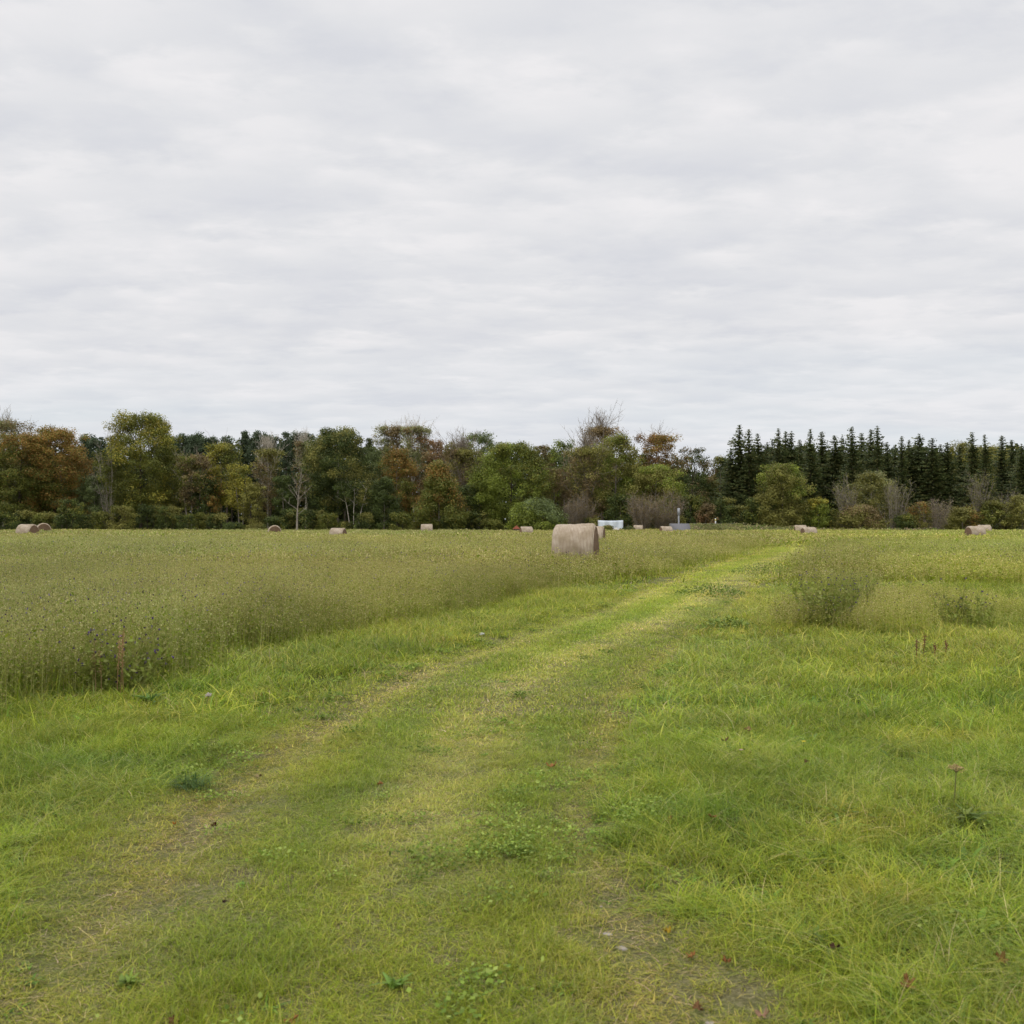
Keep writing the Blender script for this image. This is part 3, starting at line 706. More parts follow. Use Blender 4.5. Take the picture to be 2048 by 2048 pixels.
def spruce_meshes(seed, H=17, R=2.3, pal='spruce'):
    global rng
    keep = rng; rng = np.random.default_rng(seed)
    G = Geo(); G.tube(np.array([[0, 0, 0], [0.03, 0, H * .5], [0, 0, H]]), [.2, .11, .015], BARK['dark'], 7)
    C = Geo(); pl = np.array(PAL[pal]); nlev = int(H * 4.4)
    PP = []; NN = []; SZ = []; K = []
    for q in range(nlev):
        f = (q + rng.random() * .6) / nlev; z = H * (.06 + .94 * f)
        rr = R * (1 - f) ** .64 * (.66 + .6 * rng.random()) * min(1, .75 + f * 3)
        rr = max(rr, .06)
        nb = 10 if f < .85 else 6
        a0 = rng.random() * 6
        for b in range(nb):
            az = a0 + b * 2 * PI / nb + rng.random() * .5; l = rr * (.5 + .75 * rng.random()) * (1 + .25 * math.sin(az + z * .7 + seed))
            nk = max(3, int(l * 6)); s = (np.arange(nk) + .5) / nk
            droop = .28 * (1 - f) + .05
            p = np.stack([np.cos(az) * l * s, np.sin(az) * l * s, z + (rng.random() - .5) * .7 * min(1, l) - l * s * droop + .22 * l * s * s], 1)
            p += rng.normal(size=p.shape) * .06
            PP.append(p); tk = np.tile(np.array([[-math.sin(az), math.cos(az), .6]]), (nk, 1)); NN.append(tk + rng.normal(size=(nk, 3)) * .5)
            SZ.append((.20 + .17 * (1 - s)) * min(1, .35 + l)); K.append(pl[rng.integers(0, len(pl), nk)] * (.7 + .6 * rng.random()))
    PP = np.concatenate(PP); NN = np.concatenate(NN); SZ = np.concatenate(SZ); K = np.concatenate(K)
    C.cards(PP, SZ * (.9 if H > 1 else 1), K, NN, aspect=1.3)
    r = G.mesh('trunk', M_bark, True), C.mesh('crown', M_leaf)
    rng = keep; return r

def H_at(py, D): return EYE + (YH - py) / F * D - float(base_T(0, D))
def X_at(px, D): return (px - CX) / F * D
ORD = ['first', 'second', 'third', 'fourth', 'fifth', 'sixth', 'seventh', 'eighth', 'ninth', 'tenth', 'eleventh', 'twelfth', 'thirteenth', 'fourteenth', 'fifteenth', 'sixteenth',
       'seventeenth', 'eighteenth', 'nineteenth', 'twentieth', 'twenty-first', 'twenty-second', 'twenty-third', 'twenty-fourth', 'twenty-fifth', 'twenty-sixth', 'twenty-seventh', 'twenty-eighth', 'twenty-ninth', 'thirtieth']
# (name, px, top, width px, D, options, label)
TREES = [
 ('ash_tree', 8, 832, 95, 176, dict(shape='oval', pal='pale', pal2='brown', mix=.45, dens=.35, bark='grey', crown0=.4, twig=.4, gaps=.4), 'sparse yellowing ash top above the maple at the end of the row'),
 ('maple_tree', 38, 858, 120, 164, dict(pal='green', pal2='orange', mix=.32, mixdir=(.6, .8), crown0=.16, bark='dark', dens=1.1, lean=.1), 'bushy dark green maple with a few brown leaves behind the two paired bales'),
 ('maple_tree', 110, 845, 112, 166, dict(pal='green', pal2='orange', mix=.66, mixdir=(.9, .6), crown0=.2, bark='dark', dens=1.0), 'orange brown autumn maple beside the bushy dark maple'),
 ('olive_tree_crown', 158, 905, 50, 172, dict(shape='oval', pal='olive', pal2='orange', mix=.4, crown0=.15), 'slim olive tree squeezed between orange maple and pines'),
 ('bare_poplar', 219, 874, 26, 160, dict(shape='column', dens=.10, pal='brown', bark='grey', crown0=.3, twig=.6, trunks=2, leaf=.2, trunk_r=.16), 'leafless grey poplar with two upright stems beside the tallest maple'),
 ('maple_tree', 282, 816, 142, 164, dict(shape='round', pal='green', pal2='yellow', mix=.30, mixdir=(0, .8), crown0=.16, bark='dark', dens=1.15, gaps=.22), 'tallest green maple with a broad rounded crown above all its neighbours'),
 ('willow_tree', 190, 945, 75, 166, dict(shape='dome', pal='blue', crown0=.05, dens=1), 'bluish green willow bush behind the bare poplar'),
 ('maple_tree', 358, 925, 60, 168, dict(pal='olive', pal2='green', mix=.5, crown0=.1), 'low olive maple crown beside the tallest maple'),
 ('aspen_tree', 384, 905, 52, 160, dict(shape='oval', pal='green', pal2='brown', mix=.45, crown0=.3, dens=.55, bark='grey', trunks=3, twig=.3), 'thin brownish tree with three pale grey stems'),
 ('ash_tree', 442, 880, 66, 165, dict(shape='oval', pal='yellow', pal2='green', mix=.4, crown0=.3, dens=.7, bark='grey', twig=.2), 'taller yellow green ash in front of the pines'),
 ('ash_tree', 482, 922, 52, 160, dict(shape='oval', pal='yellow', pal2='green', mix=.2, crown0=.3, dens=.65, bark='grey', trunks=2), 'shorter yellow green ash on two pale trunks'),
 ('elm_tree', 412, 945, 60, 161, dict(pal='dark', pal2='orange', mix=.3, crown0=.1), 'dark round tree flecked with rust below the pines'),
 ('birch_tree', 536, 893, 58, 163, dict(shape='oval', pal='brown', pal2='olive', mix=.35, crown0=.28, dens=.35, bark='pale', twig=.7), 'thin brown birch with a pale straight trunk'),
 ('alder_tree', 566, 945, 46, 160, dict(shape='column', pal='dark', crown0=.04), 'narrow dark green alder next to the thin brown birch'),
 ('birch_tree', 612, 878, 46, 172, dict(shape='oval', pal='brown', pal2='pale', mix=.3, dens=.4, twig=.6, bark='pale', crown0=.4), 'fading brown birch behind the white dead tree'),
 ('dead_tree', 594, 945, 52, 152, dict(shape='round', dens=0, bark='grey', crown0=.34, twig=.11, trunks=1, lean=.10, trunk_r=.15), 'leafless white dead tree with forked bare limbs'),
 ('maple_tree', 676, 850, 128, 163, dict(shape='round', pal='dark', pal2='olive', mix=.30, mixdir=(0, 1), crown0=.2, bark='grey', dens=1.25, gaps=.18, trunks=1), 'big dark green maple with a dense high crown right of the white dead tree'),
 ('young_maple', 708, 955, 60, 158, dict(shape='oval', pal='dark', pal2='olive', mix=.3, dens=.35, crown0=.5, bark='pale', trunks=3), 'small tree with pale stems spread in a V below the big dark maple'),
 ('spruce_tree_lone', 739, 866, 34, 180, dict(shape='cone', pal='spruce', crown0=.1, gaps=.1), 'lone dark conifer tip just behind the big dark maple'),
 ('birch_tree', 780, 846, 62, 178, dict(shape='oval', pal='pale', pal2='brown', mix=.35, crown0=.3, dens=.55, bark='white', twig=.5), 'pale grey green birch with an airy top above the orange trees'),
 ('birch_tree', 832, 848, 54, 176, dict(shape='oval', pal='pale', pal2='rust', mix=.4, mixdir=(0, -1), crown0=.3, dens=.5, bark='white', twig=.6, trunks=2), 'airy birch with white forked trunks and rusty lower leaves'),
 ('linden_tree', 745, 895, 60, 172, dict(shape='oval', pal='blue', crown0=.1), 'bluish green tree between dark maple and rusty maple'),
 ('maple_tree', 792, 890, 76, 168, dict(shape='oval', pal='green', pal2='orange', mix=.6, crown0=.12), 'rusty brown maple behind the dark bushy tree'),
 ('alder_tree', 768, 950, 62, 158, dict(shape='dome', pal='dark', crown0=.03, dens=1.2), 'dark green bushy alder in front of the rusty brown maple'),
 ('maple_tree', 868, 872, 52, 174, dict(shape='round', pal='brown', pal2='rust', mix=.6, crown0=.3, dens=.8), 'brown crowned tree behind the yellow orange maple'),
 ('maple_tree', 878, 915, 106, 156, dict(shape='cone', pal='green', pal2='orange', mix=.50, mixdir=(0, 1.3), crown0=.10, bark='grey', dens=1.2, gaps=.12), 'yellow orange maple with a domed crown and one pale leaning trunk'),
 ('oak_tree', 905, 876, 44, 178, dict(shape='round', pal='olive', pal2='brown', mix=.3), 'small olive brown crown beside the light green ash'),
 ('ash_tree', 957, 858, 72, 180, dict(shape='round', pal='bright', pal2='blue', mix=.4, crown0=.4, dens=.8, gaps=.3), 'light green ash top standing behind the broad linden'),
 ('birch_tree', 928, 892, 74, 168, dict(shape='oval', pal='brown', pal2='olive', mix=.45, dens=.35, twig=.9, bark='red', crown0=.2), 'twiggy brown tree between orange maple and broad linden'),
 ('alder_tree', 935, 965, 60, 162, dict(shape='dome', pal='dark', pal2='green', mix=.3, crown0=.05), 'dark low tree right of the leaning maple trunk'),
 ('linden_tree', 1022, 876, 138, 162, dict(shape='round', pal='bright', pal2='green', mix=.42, crown0=.14, bark='dark', dens=1.15, gaps=.15), 'broad light green linden behind the large bale'),
 ('oak_tree', 1084, 884, 52, 176, dict(shape='round', pal='green', pal2='brown', mix=.4), 'dark brownish oak top behind the linden'),
 ('apple_tree', 1076, 990, 104, 152, dict(shape='dome', pal='bright', pal2='blue', mix=.5, crown0=.10, bark='dark', dens=1.1, leaf=.2, trunks=2), 'low wide apple tree with fresh green leaves behind the large bale'),
 ('ash_tree', 1128, 874, 60, 174, dict(shape='round', pal='bright', pal2='blue', mix=.5, crown0=.3, dens=.6, gaps=.35), 'airy green ash left of the tall twiggy tree'),
 ('elm_tree', 1108, 930, 60, 166, dict(shape='oval', pal='olive', pal2='brown', mix=.5, crown0=.1, dens=.8), 'brownish olive tree beside the broad linden'),
 ('poplar_tree', 1204, 846, 80, 176, dict(shape='round', pal='rust', pal2='brown', mix=.45, crown0=.45, dens=.24, bark='red', twig=.8, gaps=.25), 'tall thinning tree with rusty leaves and bare twigs on the sky'),
 ('ash_tree', 1232, 862, 92, 168, dict(shape='round', pal='bright', pal2='olive', mix=.4, crown0=.15, dens=.9, gaps=.3), 'yellow green ash in front of the tall thinning tree'),
 ('birch_tree', 1174, 888, 92, 164, dict(shape='oval', pal='brown', pal2='olive', mix=.5, crown0=.12, dens=.42, bark='red', twig=.8), 'almost leafless reddish brown tree of fine twigs'),
 ('linden_tree', 1274, 896, 58, 172, dict(shape='round', pal='bright', pal2='green', mix=.5, gaps=.3, dens=.8), 'green crown between the yellow green ash and the rust tree'),
 ('chestnut_tree', 1316, 862, 78, 170, dict(shape='oval', pal='rust', pal2='orange', mix=.3, crown0=.2, dens=.6, bark='red', twig=.4, gaps=.3), 'rust coloured tree with a pointed top'),
 ('willow_tree', 1312, 922, 100, 162, dict(shape='round', pal='olive', pal2='bright', mix=.4, crown0=.2, dens=1), 'olive green willow in front of the rust coloured tree'),
 ('alder_tree', 1240, 985, 66, 160, dict(shape='dome', pal='dark', pal2='green', mix=.35, crown0=.03), 'dark green tree above the white tarpaulin'),
 ('oak_tree', 1384, 888, 82, 168, dict(shape='round', pal='dark', pal2='brown', mix=.35, crown0=.15, dens=.75, gaps=.42, bark='dark'), 'dark oak with sky showing through its crown'),
 ('hazel_tree', 1380, 985, 60, 160, dict(shape='dome', pal='dark', pal2='green', mix=.3, crown0=.02), 'dark green hazel behind the grey concrete post'),
 ('oak_tree', 1440, 905, 56, 170, dict(shape='oval', pal='olive', pal2='dark', mix=.5, crown0=.1, dens=.8), 'slim olive tree between the dark oak and the spruces'),
 ('beech_shrub', 1412, 1005, 40, 158, dict(shape='dome', pal='rust', pal2='brown', mix=.5, crown0=.02, dens=.8), 'rust brown bush beside the white marker post'),
 ('golden_maple', 1917, 878, 46, 182, dict(shape='round', pal='yellow', pal2='olive', mix=.5, dens=.9), 'yellow green maple top rising behind the spruce row'),
 ('golden_maple', 1968, 884, 120, 184, dict(shape='round', pal='olive', pal2='yellow', mix=.4, dens=.9), 'wide golden crown half hidden behind the spruce tips'),
 ('willow_tree', 1565, 921, 92, 152, dict(shape='round', pal='olive', pal2='bright', mix=.3, crown0=.05, bark='dark', dens=1.2, gaps=.12), 'rounded olive willow standing before the first spruces'),
 ('yellow_shrub', 1636, 992, 48, 152, dict(shape='dome', pal='bright', pal2='yellow', mix=.5, mixdir=(0, 1), crown0=.02), 'small yellow topped bush next to the rounded willow'),
 ('bare_shrub', 1691, 968, 36, 152, dict(shape='oval', dens=.06, pal='pink', bark='grey', crown0=.1, twig=.9, trunks=3), 'leafless grey bush left of the pale willow'),
 ('willow_tree', 1742, 938, 76, 155, dict(shape='round', pal='olive', pal2='pale', mix=.4, crown0=.15, dens=.9, gaps=.2), 'pale olive willow at the middle of the spruce row'),
 ('bare_shrub', 1788, 970, 52, 151, dict(shape='oval', dens=.10, pal='pink', bark='grey', crown0=.08, twig=1.0, trunks=3), 'leafless greyish pink bush right of the pale willow'),
 ('olive_shrub', 1718, 1005, 90, 150, dict(shape='dome', pal='olive', pal2='brown', mix=.5, crown0=.02, dens=.7), 'low olive brown shrub at the foot of the pale willow'),
 ('hazel_shrub', 1812, 1024, 44, 149, dict(shape='dome', pal='dark', pal2='green', mix=.4, crown0=.02), 'low dark green shrub under the leafless pink bush'),
 ('orange_shrub', 1840, 1000, 56, 152, dict(shape='dome', pal='olive', pal2='orange', mix=.4, mixdir=(0, 1), crown0=.02, dens=.8), 'small shrub with a pale orange top in front of the spruces'),
 ('red_twig_shrub', 1872, 1006, 56, 150, dict(shape='dome', pal='pink', pal2='rust', mix=.4, crown0=.02, dens=.28, bark='red', twig=.8, trunks=3), 'reddish twiggy shrub beside the orange topped shrub'),
 ('bare_shrub', 1958, 960, 26, 153, dict(shape='column', dens=.12, pal='brown', bark='grey', crown0=.1, twig=.9, trunks=2), 'slender bare tree above the paired bales by the spruces'),
 ('olive_shrub', 1925, 1008, 66, 151, dict(shape='dome', pal='olive', pal2='orange', mix=.3, crown0=.02), 'olive shrub behind the paired bales'),
 ('olive_shrub', 1985, 995, 60, 152, dict(shape='dome', pal='green', pal2='olive', mix=.5, crown0=.02), 'green shrub just past the paired bales'),
 ('bare_shrub', 2014, 994, 40, 154, dict(shape='dome', dens=.15, pal='pink', bark='red', crown0=.05, twig=.9, trunks=3), 'pinkish leafless shrub between two leafy shrubs'),
 ('willow_tree', 2045, 984, 60, 152, dict(shape='dome', pal='olive', pal2='pale', mix=.4, crown0=.02), 'pale olive shrub cut off at the end of the spruce row'),
 ('bare_thicket', 1285, 998, 50, 152, dict(shape='dome', dens=.12, pal='brown', bark='red', crown0=.08, twig=1.0, trunks=4), 'leafless thicket bush nearer to the white tarpaulin'),
 ('bare_thicket', 1330, 996, 58, 153, dict(shape='dome', dens=.12, pal='brown', bark='red', crown0=.08, twig=1.0, trunks=4), 'leafless thicket bush nearer to the grey road ramp'),
 ('bare_thicket', 1155, 1000, 62, 158, dict(shape='dome', dens=.35, pal='brown', pal2='olive', mix=.4, bark='red', crown0=.05, twig=.9, trunks=3), 'brown tangled bush right behind the large bale'),
]
fix = {'olive_tree_crown': 'elm_tree', 'spruce_tree_lone': 'spruce_tree', 'golden_maple': 'maple_tree', 'bare_poplar': 'poplar_tree', 'young_maple': 'maple_tree'}
for q, (nm, px, top, w, D, o, lab) in enumerate(TREES):
    c = 'shrub' if ('shrub' in nm or 'thicket' in nm) else 'tree'
    if nm == 'apple_tree': c = 'tree'
    if nm in ('bare_shrub', 'bare_thicket', 'red_twig_shrub', 'bare_poplar'):
        make_bare({'bare_poplar': 'poplar_tree'}.get(nm, nm), X_at(px, D), D, H_at(top, D), w / F * D, lab, n={'bare_thicket': 26, 'bare_poplar': 5}.get(nm, 15), col='grey' if nm != 'red_twig_shrub' and px > 1400 or nm == 'bare_poplar' else 'red',
                  leafpal={'red_twig_shrub': 'pink', 'bare_thicket': 'brown', 'bare_shrub': 'olive'}.get(nm), seed=q, group='trees along the field edge' if nm == 'bare_poplar' else 'shrubs along the field edge', cat='tree' if nm == 'bare_poplar' else 'shrub'); continue
    make_tree(fix.get(nm, nm), X_at(px, D), D, H_at(top, D), w / F * D, label=lab, cat=c, seed=q + 1, group='shrubs along the field edge' if c == 'shrub' else 'trees along the field edge', **o)
# pines behind
PINES = [(-25, 880, 60), (150, 884, 36), (176, 863, 42), (198, 868, 40), (226, 878, 40), (340, 868, 30), (366, 863, 50), (392, 861, 44), (420, 866, 46), (454, 862, 26), (489, 854, 34), (519, 856, 44), (541, 862, 36),
         (571, 856, 34), (597, 857, 40), (617, 862, 40), (655, 880, 40), (1148, 905, 46), (903, 890, 30)]
for q, (px, top, w) in enumerate(PINES):
    D = 184 + (q * 7 % 9)
    make_tree('pine_tree', X_at(px, D), D, H_at(top, D), w / F * D * 1.25, shape=('oval', 'cone', 'round')[q % 3] if w < 42 else 'oval', pal='pine', crown0=.35, bark='dark', dens=.95, gaps=.22, leaf=.24,
              label='bluish green pine behind the leafy trees, %s from the row start' % ORD[q], cat='tree', group='pines behind the leafy trees', seed=200 + q)
# spruce row
SPR = [(1462, 900, 60, 1), (1479, 853, 62, 0), (1498, 861, 52, 0), (1516, 871, 46, 1), (1534, 887, 44, 1), (1545, 880, 36, 1), (1557, 860, 42, 0), (1571, 864, 46, 1), (1583, 861, 42, 0), (1600, 879, 48, 1), (1621, 862, 58, 0), (1644, 867, 48, 0),
       (1670, 875, 54, 0), (1684, 873, 40, 1), (1704, 857, 56, 0), (1723, 864, 46, 1), (1742, 861, 44, 0), (1755, 856, 48, 0), (1774, 885, 42, 0), (1790, 889, 40, 1), (1804, 876, 42, 0), (1818, 881, 44, 1),
       (1839, 867, 48, 0), (1865, 874, 56, 0), (1881, 885, 44, 1), (1895, 883, 44, 0), (1920, 893, 48, 1), (1945, 866, 52, 0), (1970, 866, 52, 0), (2004, 873, 50, 0), (2024, 879, 44, 1), (2044, 885, 50, 0), (2075, 878, 54, 0)]
SV = [spruce_meshes(500 + k, 17, 2.0 + .25 * (k % 4)) for k in range(9)]
ordn = 0
for q, (px, top, w, back) in enumerate(SPR):
    D = 160 + (q * 5 % 7) + 5 * back
    h = H_at(top, D) + (rng.random() - .5) * .6; wd = w / F * D * 1.85
    t = empty('spruce_tree', (X_at(px, D), D, Tf(X_at(px, D), D) - .03), rng.random() * 6)
    lab = ('dark narrow spruce, %s from the open end of the spruce row' % ORD[q]) if q < 30 else ('dark spruce near the frame edge, %s after the golden crown' % ORD[q - 30])
    tag(t, lab, 'tree', 'spruces standing in a dense row')
    a, b = SV[(q * 4) % 9]; wd *= .9 + .35 * ((q * 5) % 7) / 6
    for nm, me in (('trunk', a), ('crown', b)):
        o = link(nm, me, t); o.scale = (wd / 4.6, wd / 4.6, h / 17)
# undergrowth shrubs along the foot of the left-hand trees
UND = [(5, 985, 60), (48, 995, 50), (92, 990, 56), (140, 975, 60), (168, 1000, 44), (205, 1005, 40), (245, 985, 60), (300, 975, 60), (338, 990, 50), (372, 1000, 40), (402, 1008, 44), (436, 1000, 46), (468, 1012, 44), (508, 955, 58),
       (512, 1018, 44), (548, 1015, 46), (585, 990, 50), (622, 985, 54), (655, 1005, 50), (690, 1015, 44), (728, 1008, 48), (800, 1000, 52), (835, 1010, 46), (860, 1020, 40), (905, 1000, 52), (950, 1005, 44), (985, 1012, 50), (1125, 1015, 50),
       (1180, 1012, 44), (1225, 1025, 40), (1352, 1015, 46), (1450, 985, 44), (1475, 1000, 50), (1512, 985, 56), (1545, 1015, 44), (1600, 1020, 50), (1665, 1010, 46), (1760, 1025, 44), (1898, 1025, 36), (1950, 1028, 44), (2010, 1025, 44)]
CK = ['dark', 'dark', 'green', 'dark', 'dark', 'green', 'olive', 'dark']
CN = {'dark': 'dark green', 'green': 'mid green', 'olive': 'olive', 'brown': 'brownish'}
cnt = {}
for q, (px, top, w) in enumerate(UND):
    D = 154 + (q * 4 % 6); c = CK[q % 8] if q != 13 else 'olive'; top = top + ((14 + 16 * ((q * 7) % 5) / 4) if q != 13 and px < 1440 else 6)
    if 31 <= q <= 33: c = 'dark'
    cnt[c] = cnt.get(c, 0) + 1
    make_tree('undergrowth_bush', X_at(px, D), D, H_at(top, D), w * (.82 if px < 1440 else 1) / F * D, shape=('dome', 'oval', 'round')[q % 3], pal=c, pal2='olive' if q % 3 else 'green', mix=.35, crown0=.02, bark='dark', dens=.85, trunks=2,
              leaf=.17, label='%s undergrowth bush at the foot of the trees, %s of its colour' % (CN[c], ORD[cnt[c] - 1]), cat='bush', group='undergrowth bushes under the trees', seed=300 + q, gaps=.28)
# woodland mass behind everything
pxs = [-300, 150, 250, 340, 640, 760, 880, 1000, 1180, 1300, 1420, 1450, 1500, 2400]
pys = [905, 905, 920, 890, 890, 900, 905, 915, 905, 930, 945, 930, 902, 902]
G = Geo(); n = 170000
px = rng.uniform(-300, 2400, n); D = rng.uniform(188, 215, n); top = np.interp(px, pxs, pys) + (fbm(px * .035, D * .1, 3, 9) - .5) * 60
hh = EYE + (YH - top) / F * D; z = hh * rng.random(n) ** 1.15 - .3
pc = np.array(PAL['dark'] + PAL['spruce'] + PAL['green'][:1])[rng.integers(0, 8, n)] * (.55 + .6 * fbm(px * .05, z * .5, 2, 12))[:, None]
pc[px > 1430] *= np.array([.62, .68, .6])
G.cards(np.stack([(px - CX) / F * D, D, z], 1), .5 + .5 * rng.random(n), pc)
for k in range(260):
    a = random.uniform(-300, 2400); d = random.uniform(185, 205); x = X_at(a, d)
    G.tube(np.array([[x, d, -.4], [x + random.uniform(-.3, .3), d, 6], [x + random.uniform(-.6, .6), d, 11]]), [.16, .12, .05], BARK['dark'], 5)
w_ = link('woodland', G.mesh('woodland', M_leaf)); tag(w_, 'deep dark woodland mass closing off the field behind the tree row', 'woodland', kind='stuff')

# ------------------------------------------------------------------ small far things by the road
def boxgeo(G, x0, x1, y0, y1, z0, z1, c):
    V = [(x, y, z) for z in (z0, z1) for y in (y0, y1) for x in (x0, x1)]
    Q = [(0, 2, 3, 1), (4, 5, 7, 6), (0, 1, 5, 4), (2, 6, 7, 3), (0, 4, 6, 2), (1, 3, 7, 5)]
    G.add(V, Q, c)
M_conc = plain_mat('concrete', (.30, .31, .33), (.42, .43, .45), 6, .85)
M_asph = plain_mat('asphalt', (.12, .118, .125), (.17, .165, .175), 12, .9)
M_white = plain_mat('white_sheet', (.62, .68, .74), (.74, .79, .84), 4, .6)
M_paint = plain_mat('white_paint', (.75, .75, .74), (.82, .82, .8), 9, .5)
M_yel = plain_mat('yellow_paint', (.65, .55, .10), (.75, .65, .15), 9, .5)
M_red = plain_mat('red_tiles', (.36, .10, .06), (.46, .15, .09), 8, .8)
M_wood = plain_mat('weathered_wood', (.13, .10, .08), (.20, .16, .12), 8, .85)
M_bank = ground_mat('bank_turf', (.10, .13, .03), (.15, .14, .05), (.18, .16, .08))
def Z_at(py, D): return EYE - (py - YH) / F * D
# road embankment: a grassy bank carrying the road, which ramps down at its left end
D0 = 143.0
xl, xr = X_at(1340, D0), X_at(1470, D0); zt = Z_at(1047.2, D0); zb = -.45
n = 60; V = []; prof_y = np.array([-2.6, -1.6, -.8, 0, 5.0, 6.5])
for k in range(n):
    f = k / (n - 1); x = xl + (xr + 30 - xl) * f
    top_ = zb + (zt - zb) * sstep(0, .012, f) * (1 - .55 * sstep(.14, .6, f))
    bulge = 1 + .25 * math.sin(f * 40)
    zz = [zb, zb + (top_ - zb) * .35, zb + (top_ - zb) * .8, top_, top_, zb]
    for yy, z in zip(prof_y, zz): V.append((x, D0 + yy * (bulge if yy < 0 else 1), z))
m = len(prof_y); i = np.arange(n - 1)[:, None] * m; j = np.arange(m - 1)[None]
Q = np.stack([i + j, i + m + j, i + m + j + 1, i + j + 1], -1).reshape(-1, 4)
e_ = link('embankment', quads_mesh('embankment', V, Q, None, M_bank, True)); tag(e_, 'low grassy bank carrying the road past the dark hazel', 'embankment', kind='structure')
# asphalt: level stretch on the crest, then the apron sloping down to the field at the left
V = []; Q = []
for k in range(24):
    f = k / 23; x = xl + .15 + 10 * f
    top_ = zt + .012 - (zt - zb) * .0
    V += [(x, D0 + .02, Z := zt + .012), (x, D0 + 4.6, zt + .012)]
    if k: b = 2 * k; Q.append((b - 2, b, b + 1, b - 1))
rd = quads_mesh('road', V, Q, None, M_asph); 
ro = link('road', rd); tag(ro, 'strip of grey asphalt road along the crest of the bank', 'road', kind='structure')
V = []; Q = []; na = 10
for k in range(na):
    f = k / (na - 1)
    xa0 = X_at(1336 + 12 * f, D0) ; xa1 = X_at(1370 - 6 * math.cos(f * PI * .5) + 3 * math.sin(f * 3), D0)
    yy = D0 - 3.6 * f; zz = zt + .01 - (zt - zb + .1) * f ** 1.3
    V += [(X_at(1339 + 22 * f, D0), yy, zz), (X_at(1378 - 8 * f * f, D0), yy, zz)]
    if k: b = 2 * k; Q.append((b - 2, b - 1, b + 1, b))
V2 = [(a, b_ , -.6) for a, b_, c in V]
nV = len(V); Qs = list(Q)
for k in range(1, na):
    b = 2 * k; Qs.append((b - 2, b, b + nV, b - 2 + nV)); Qs.append((b - 1, b - 1 + nV, b + 1 + nV, b + 1))
Qs.append((2 * na - 2, 2 * na - 1, 2 * na - 1 + nV, 2 * na - 2 + nV)); Qs.append((0, 1, 1 + nV, nV))
ap = link('road_ramp', quads_mesh('road_ramp', V + V2, Qs, None, M_asph)); tag(ap, 'grey asphalt ramp sloping from the bank down to the field', 'road', kind='structure')
nb = 5200; bx = rng.uniform(xl + 2.2, xr + 26, nb); bt = rng.random(nb); hb = np.interp(bx, [xl, xl + 5.8, xr, xr + 26], [.02, .10, .42, .75])
ftop = zb + (zt - zb) * (1 - .55 * sstep(.14, .6, (bx - xl) / (xr + 30 - xl)))
bz = zb + (ftop - zb) * (1 - bt) + hb * rng.random(nb) * .7
Gb = Geo(); Gb.cards(np.stack([bx, D0 - 3.1 * bt - .1, bz], 1), .14 + .16 * rng.random(nb), np.array([(.20, .22, .06), (.26, .23, .10), (.12, .16, .04), (.28, .22, .13)])[((fbm(bx * .35, bt * 2, 2, 7) * 5.2 - .8).astype(int) + rng.integers(0, 2, nb)) % 4])
wb_ = link('bank_weeds', Gb.mesh('bank_weeds', M_leaf)); tag(wb_, 'tangled olive and straw coloured weeds covering the road bank', 'weeds', kind='stuff')
# concrete post
def at(px, D, z=None): x = X_at(px, D); return (x, D, Tf(x, D) if z is None else z)
t = empty('concrete_post', (X_at(1365, 141), D0 + 1.2 - D0 + D0, zt)); tag(t, 'tall grey concrete post standing at the road ramp', 'post')
G = Geo(); G.tube([[0, 0, -.3], [0, 0, 2.0]], [.11, .10], (1, 1, 1), 8); link('post', G.mesh('post', M_conc), t)
G = Geo(); boxgeo(G, -.15, .15, -.13, .13, 1.1, 2.02, (1, 1, 1)); link('meter_box', G.mesh('meter_box', M_conc), t)
t = empty('marker_post', (X_at(1431, 143.5), 143.5, zt - .5)); tag(t, 'short white road marker post with a yellow band', 'marker post')
G = Geo(); boxgeo(G, -.07, .07, -.05, .05, 0, 1.18, (1, 1, 1)); link('post', G.mesh('post', M_paint), t)
G = Geo(); boxgeo(G, -.078, .078, -.058, .058, .85, 1.08, (1, 1, 1)); link('reflector_band', G.mesh('reflector_band', M_yel), t)
# tarpaulin sheet hung between poles
Dt = 148; x0, x1 = X_at(1196, Dt), X_at(1246, Dt); zt2 = Z_at(1040.5, Dt); gz0 = Tf(x0, Dt)
t = empty('tarpaulin', ((x0 + x1) / 2, Dt, gz0)); tag(t, 'white tarpaulin sheet sagging between posts behind the bales', 'tarpaulin')
nx_, nz_ = 24, 10; V = []; hw = (x1 - x0) / 2; hh = zt2 - gz0
for b in range(nz_):
    for a in range(nx_):
        f = a / (nx_ - 1); g_ = b / (nz_ - 1)
        V.append((-hw + 2 * hw * f, .08 * math.sin(f * 17 + g_ * 2) + .05 * math.sin(f * 41), hh * (1 - g_) - .06 * math.sin(PI * f) * (1 - g_)))
i = np.arange(nz_ - 1)[:, None] * nx_; j = np.arange(nx_ - 1)[None]
Q = np.stack([i + j, i + j + 1, i + nx_ + j + 1, i + nx_ + j], -1).reshape(-1, 4)
sh = link('sheet', quads_mesh('sheet', V, Q, None, M_white, True), t)
sm = sh.modifiers.new('thick', 'SOLIDIFY'); sm.thickness = .01
for s in (-1, 1):
    G = Geo(); G.tube([[s * (hw + .02), .02, -.2], [s * (hw + .02), .02, hh + .04]], [.035, .03], (1, 1, 1), 7); link('pole', G.mesh('pole', M_wood), t)
make_tree('heap_bush', X_at(1215, 145), 145, H_at(1048, 145), 22 / F * 145, shape='dome', pal='orange', pal2='green', mix=.6, mixdir=(0, -1), crown0=.02, leaf=.14, dens=1.6, label='small orange and green bush in front of the white tarpaulin', cat='bush', seed=900)
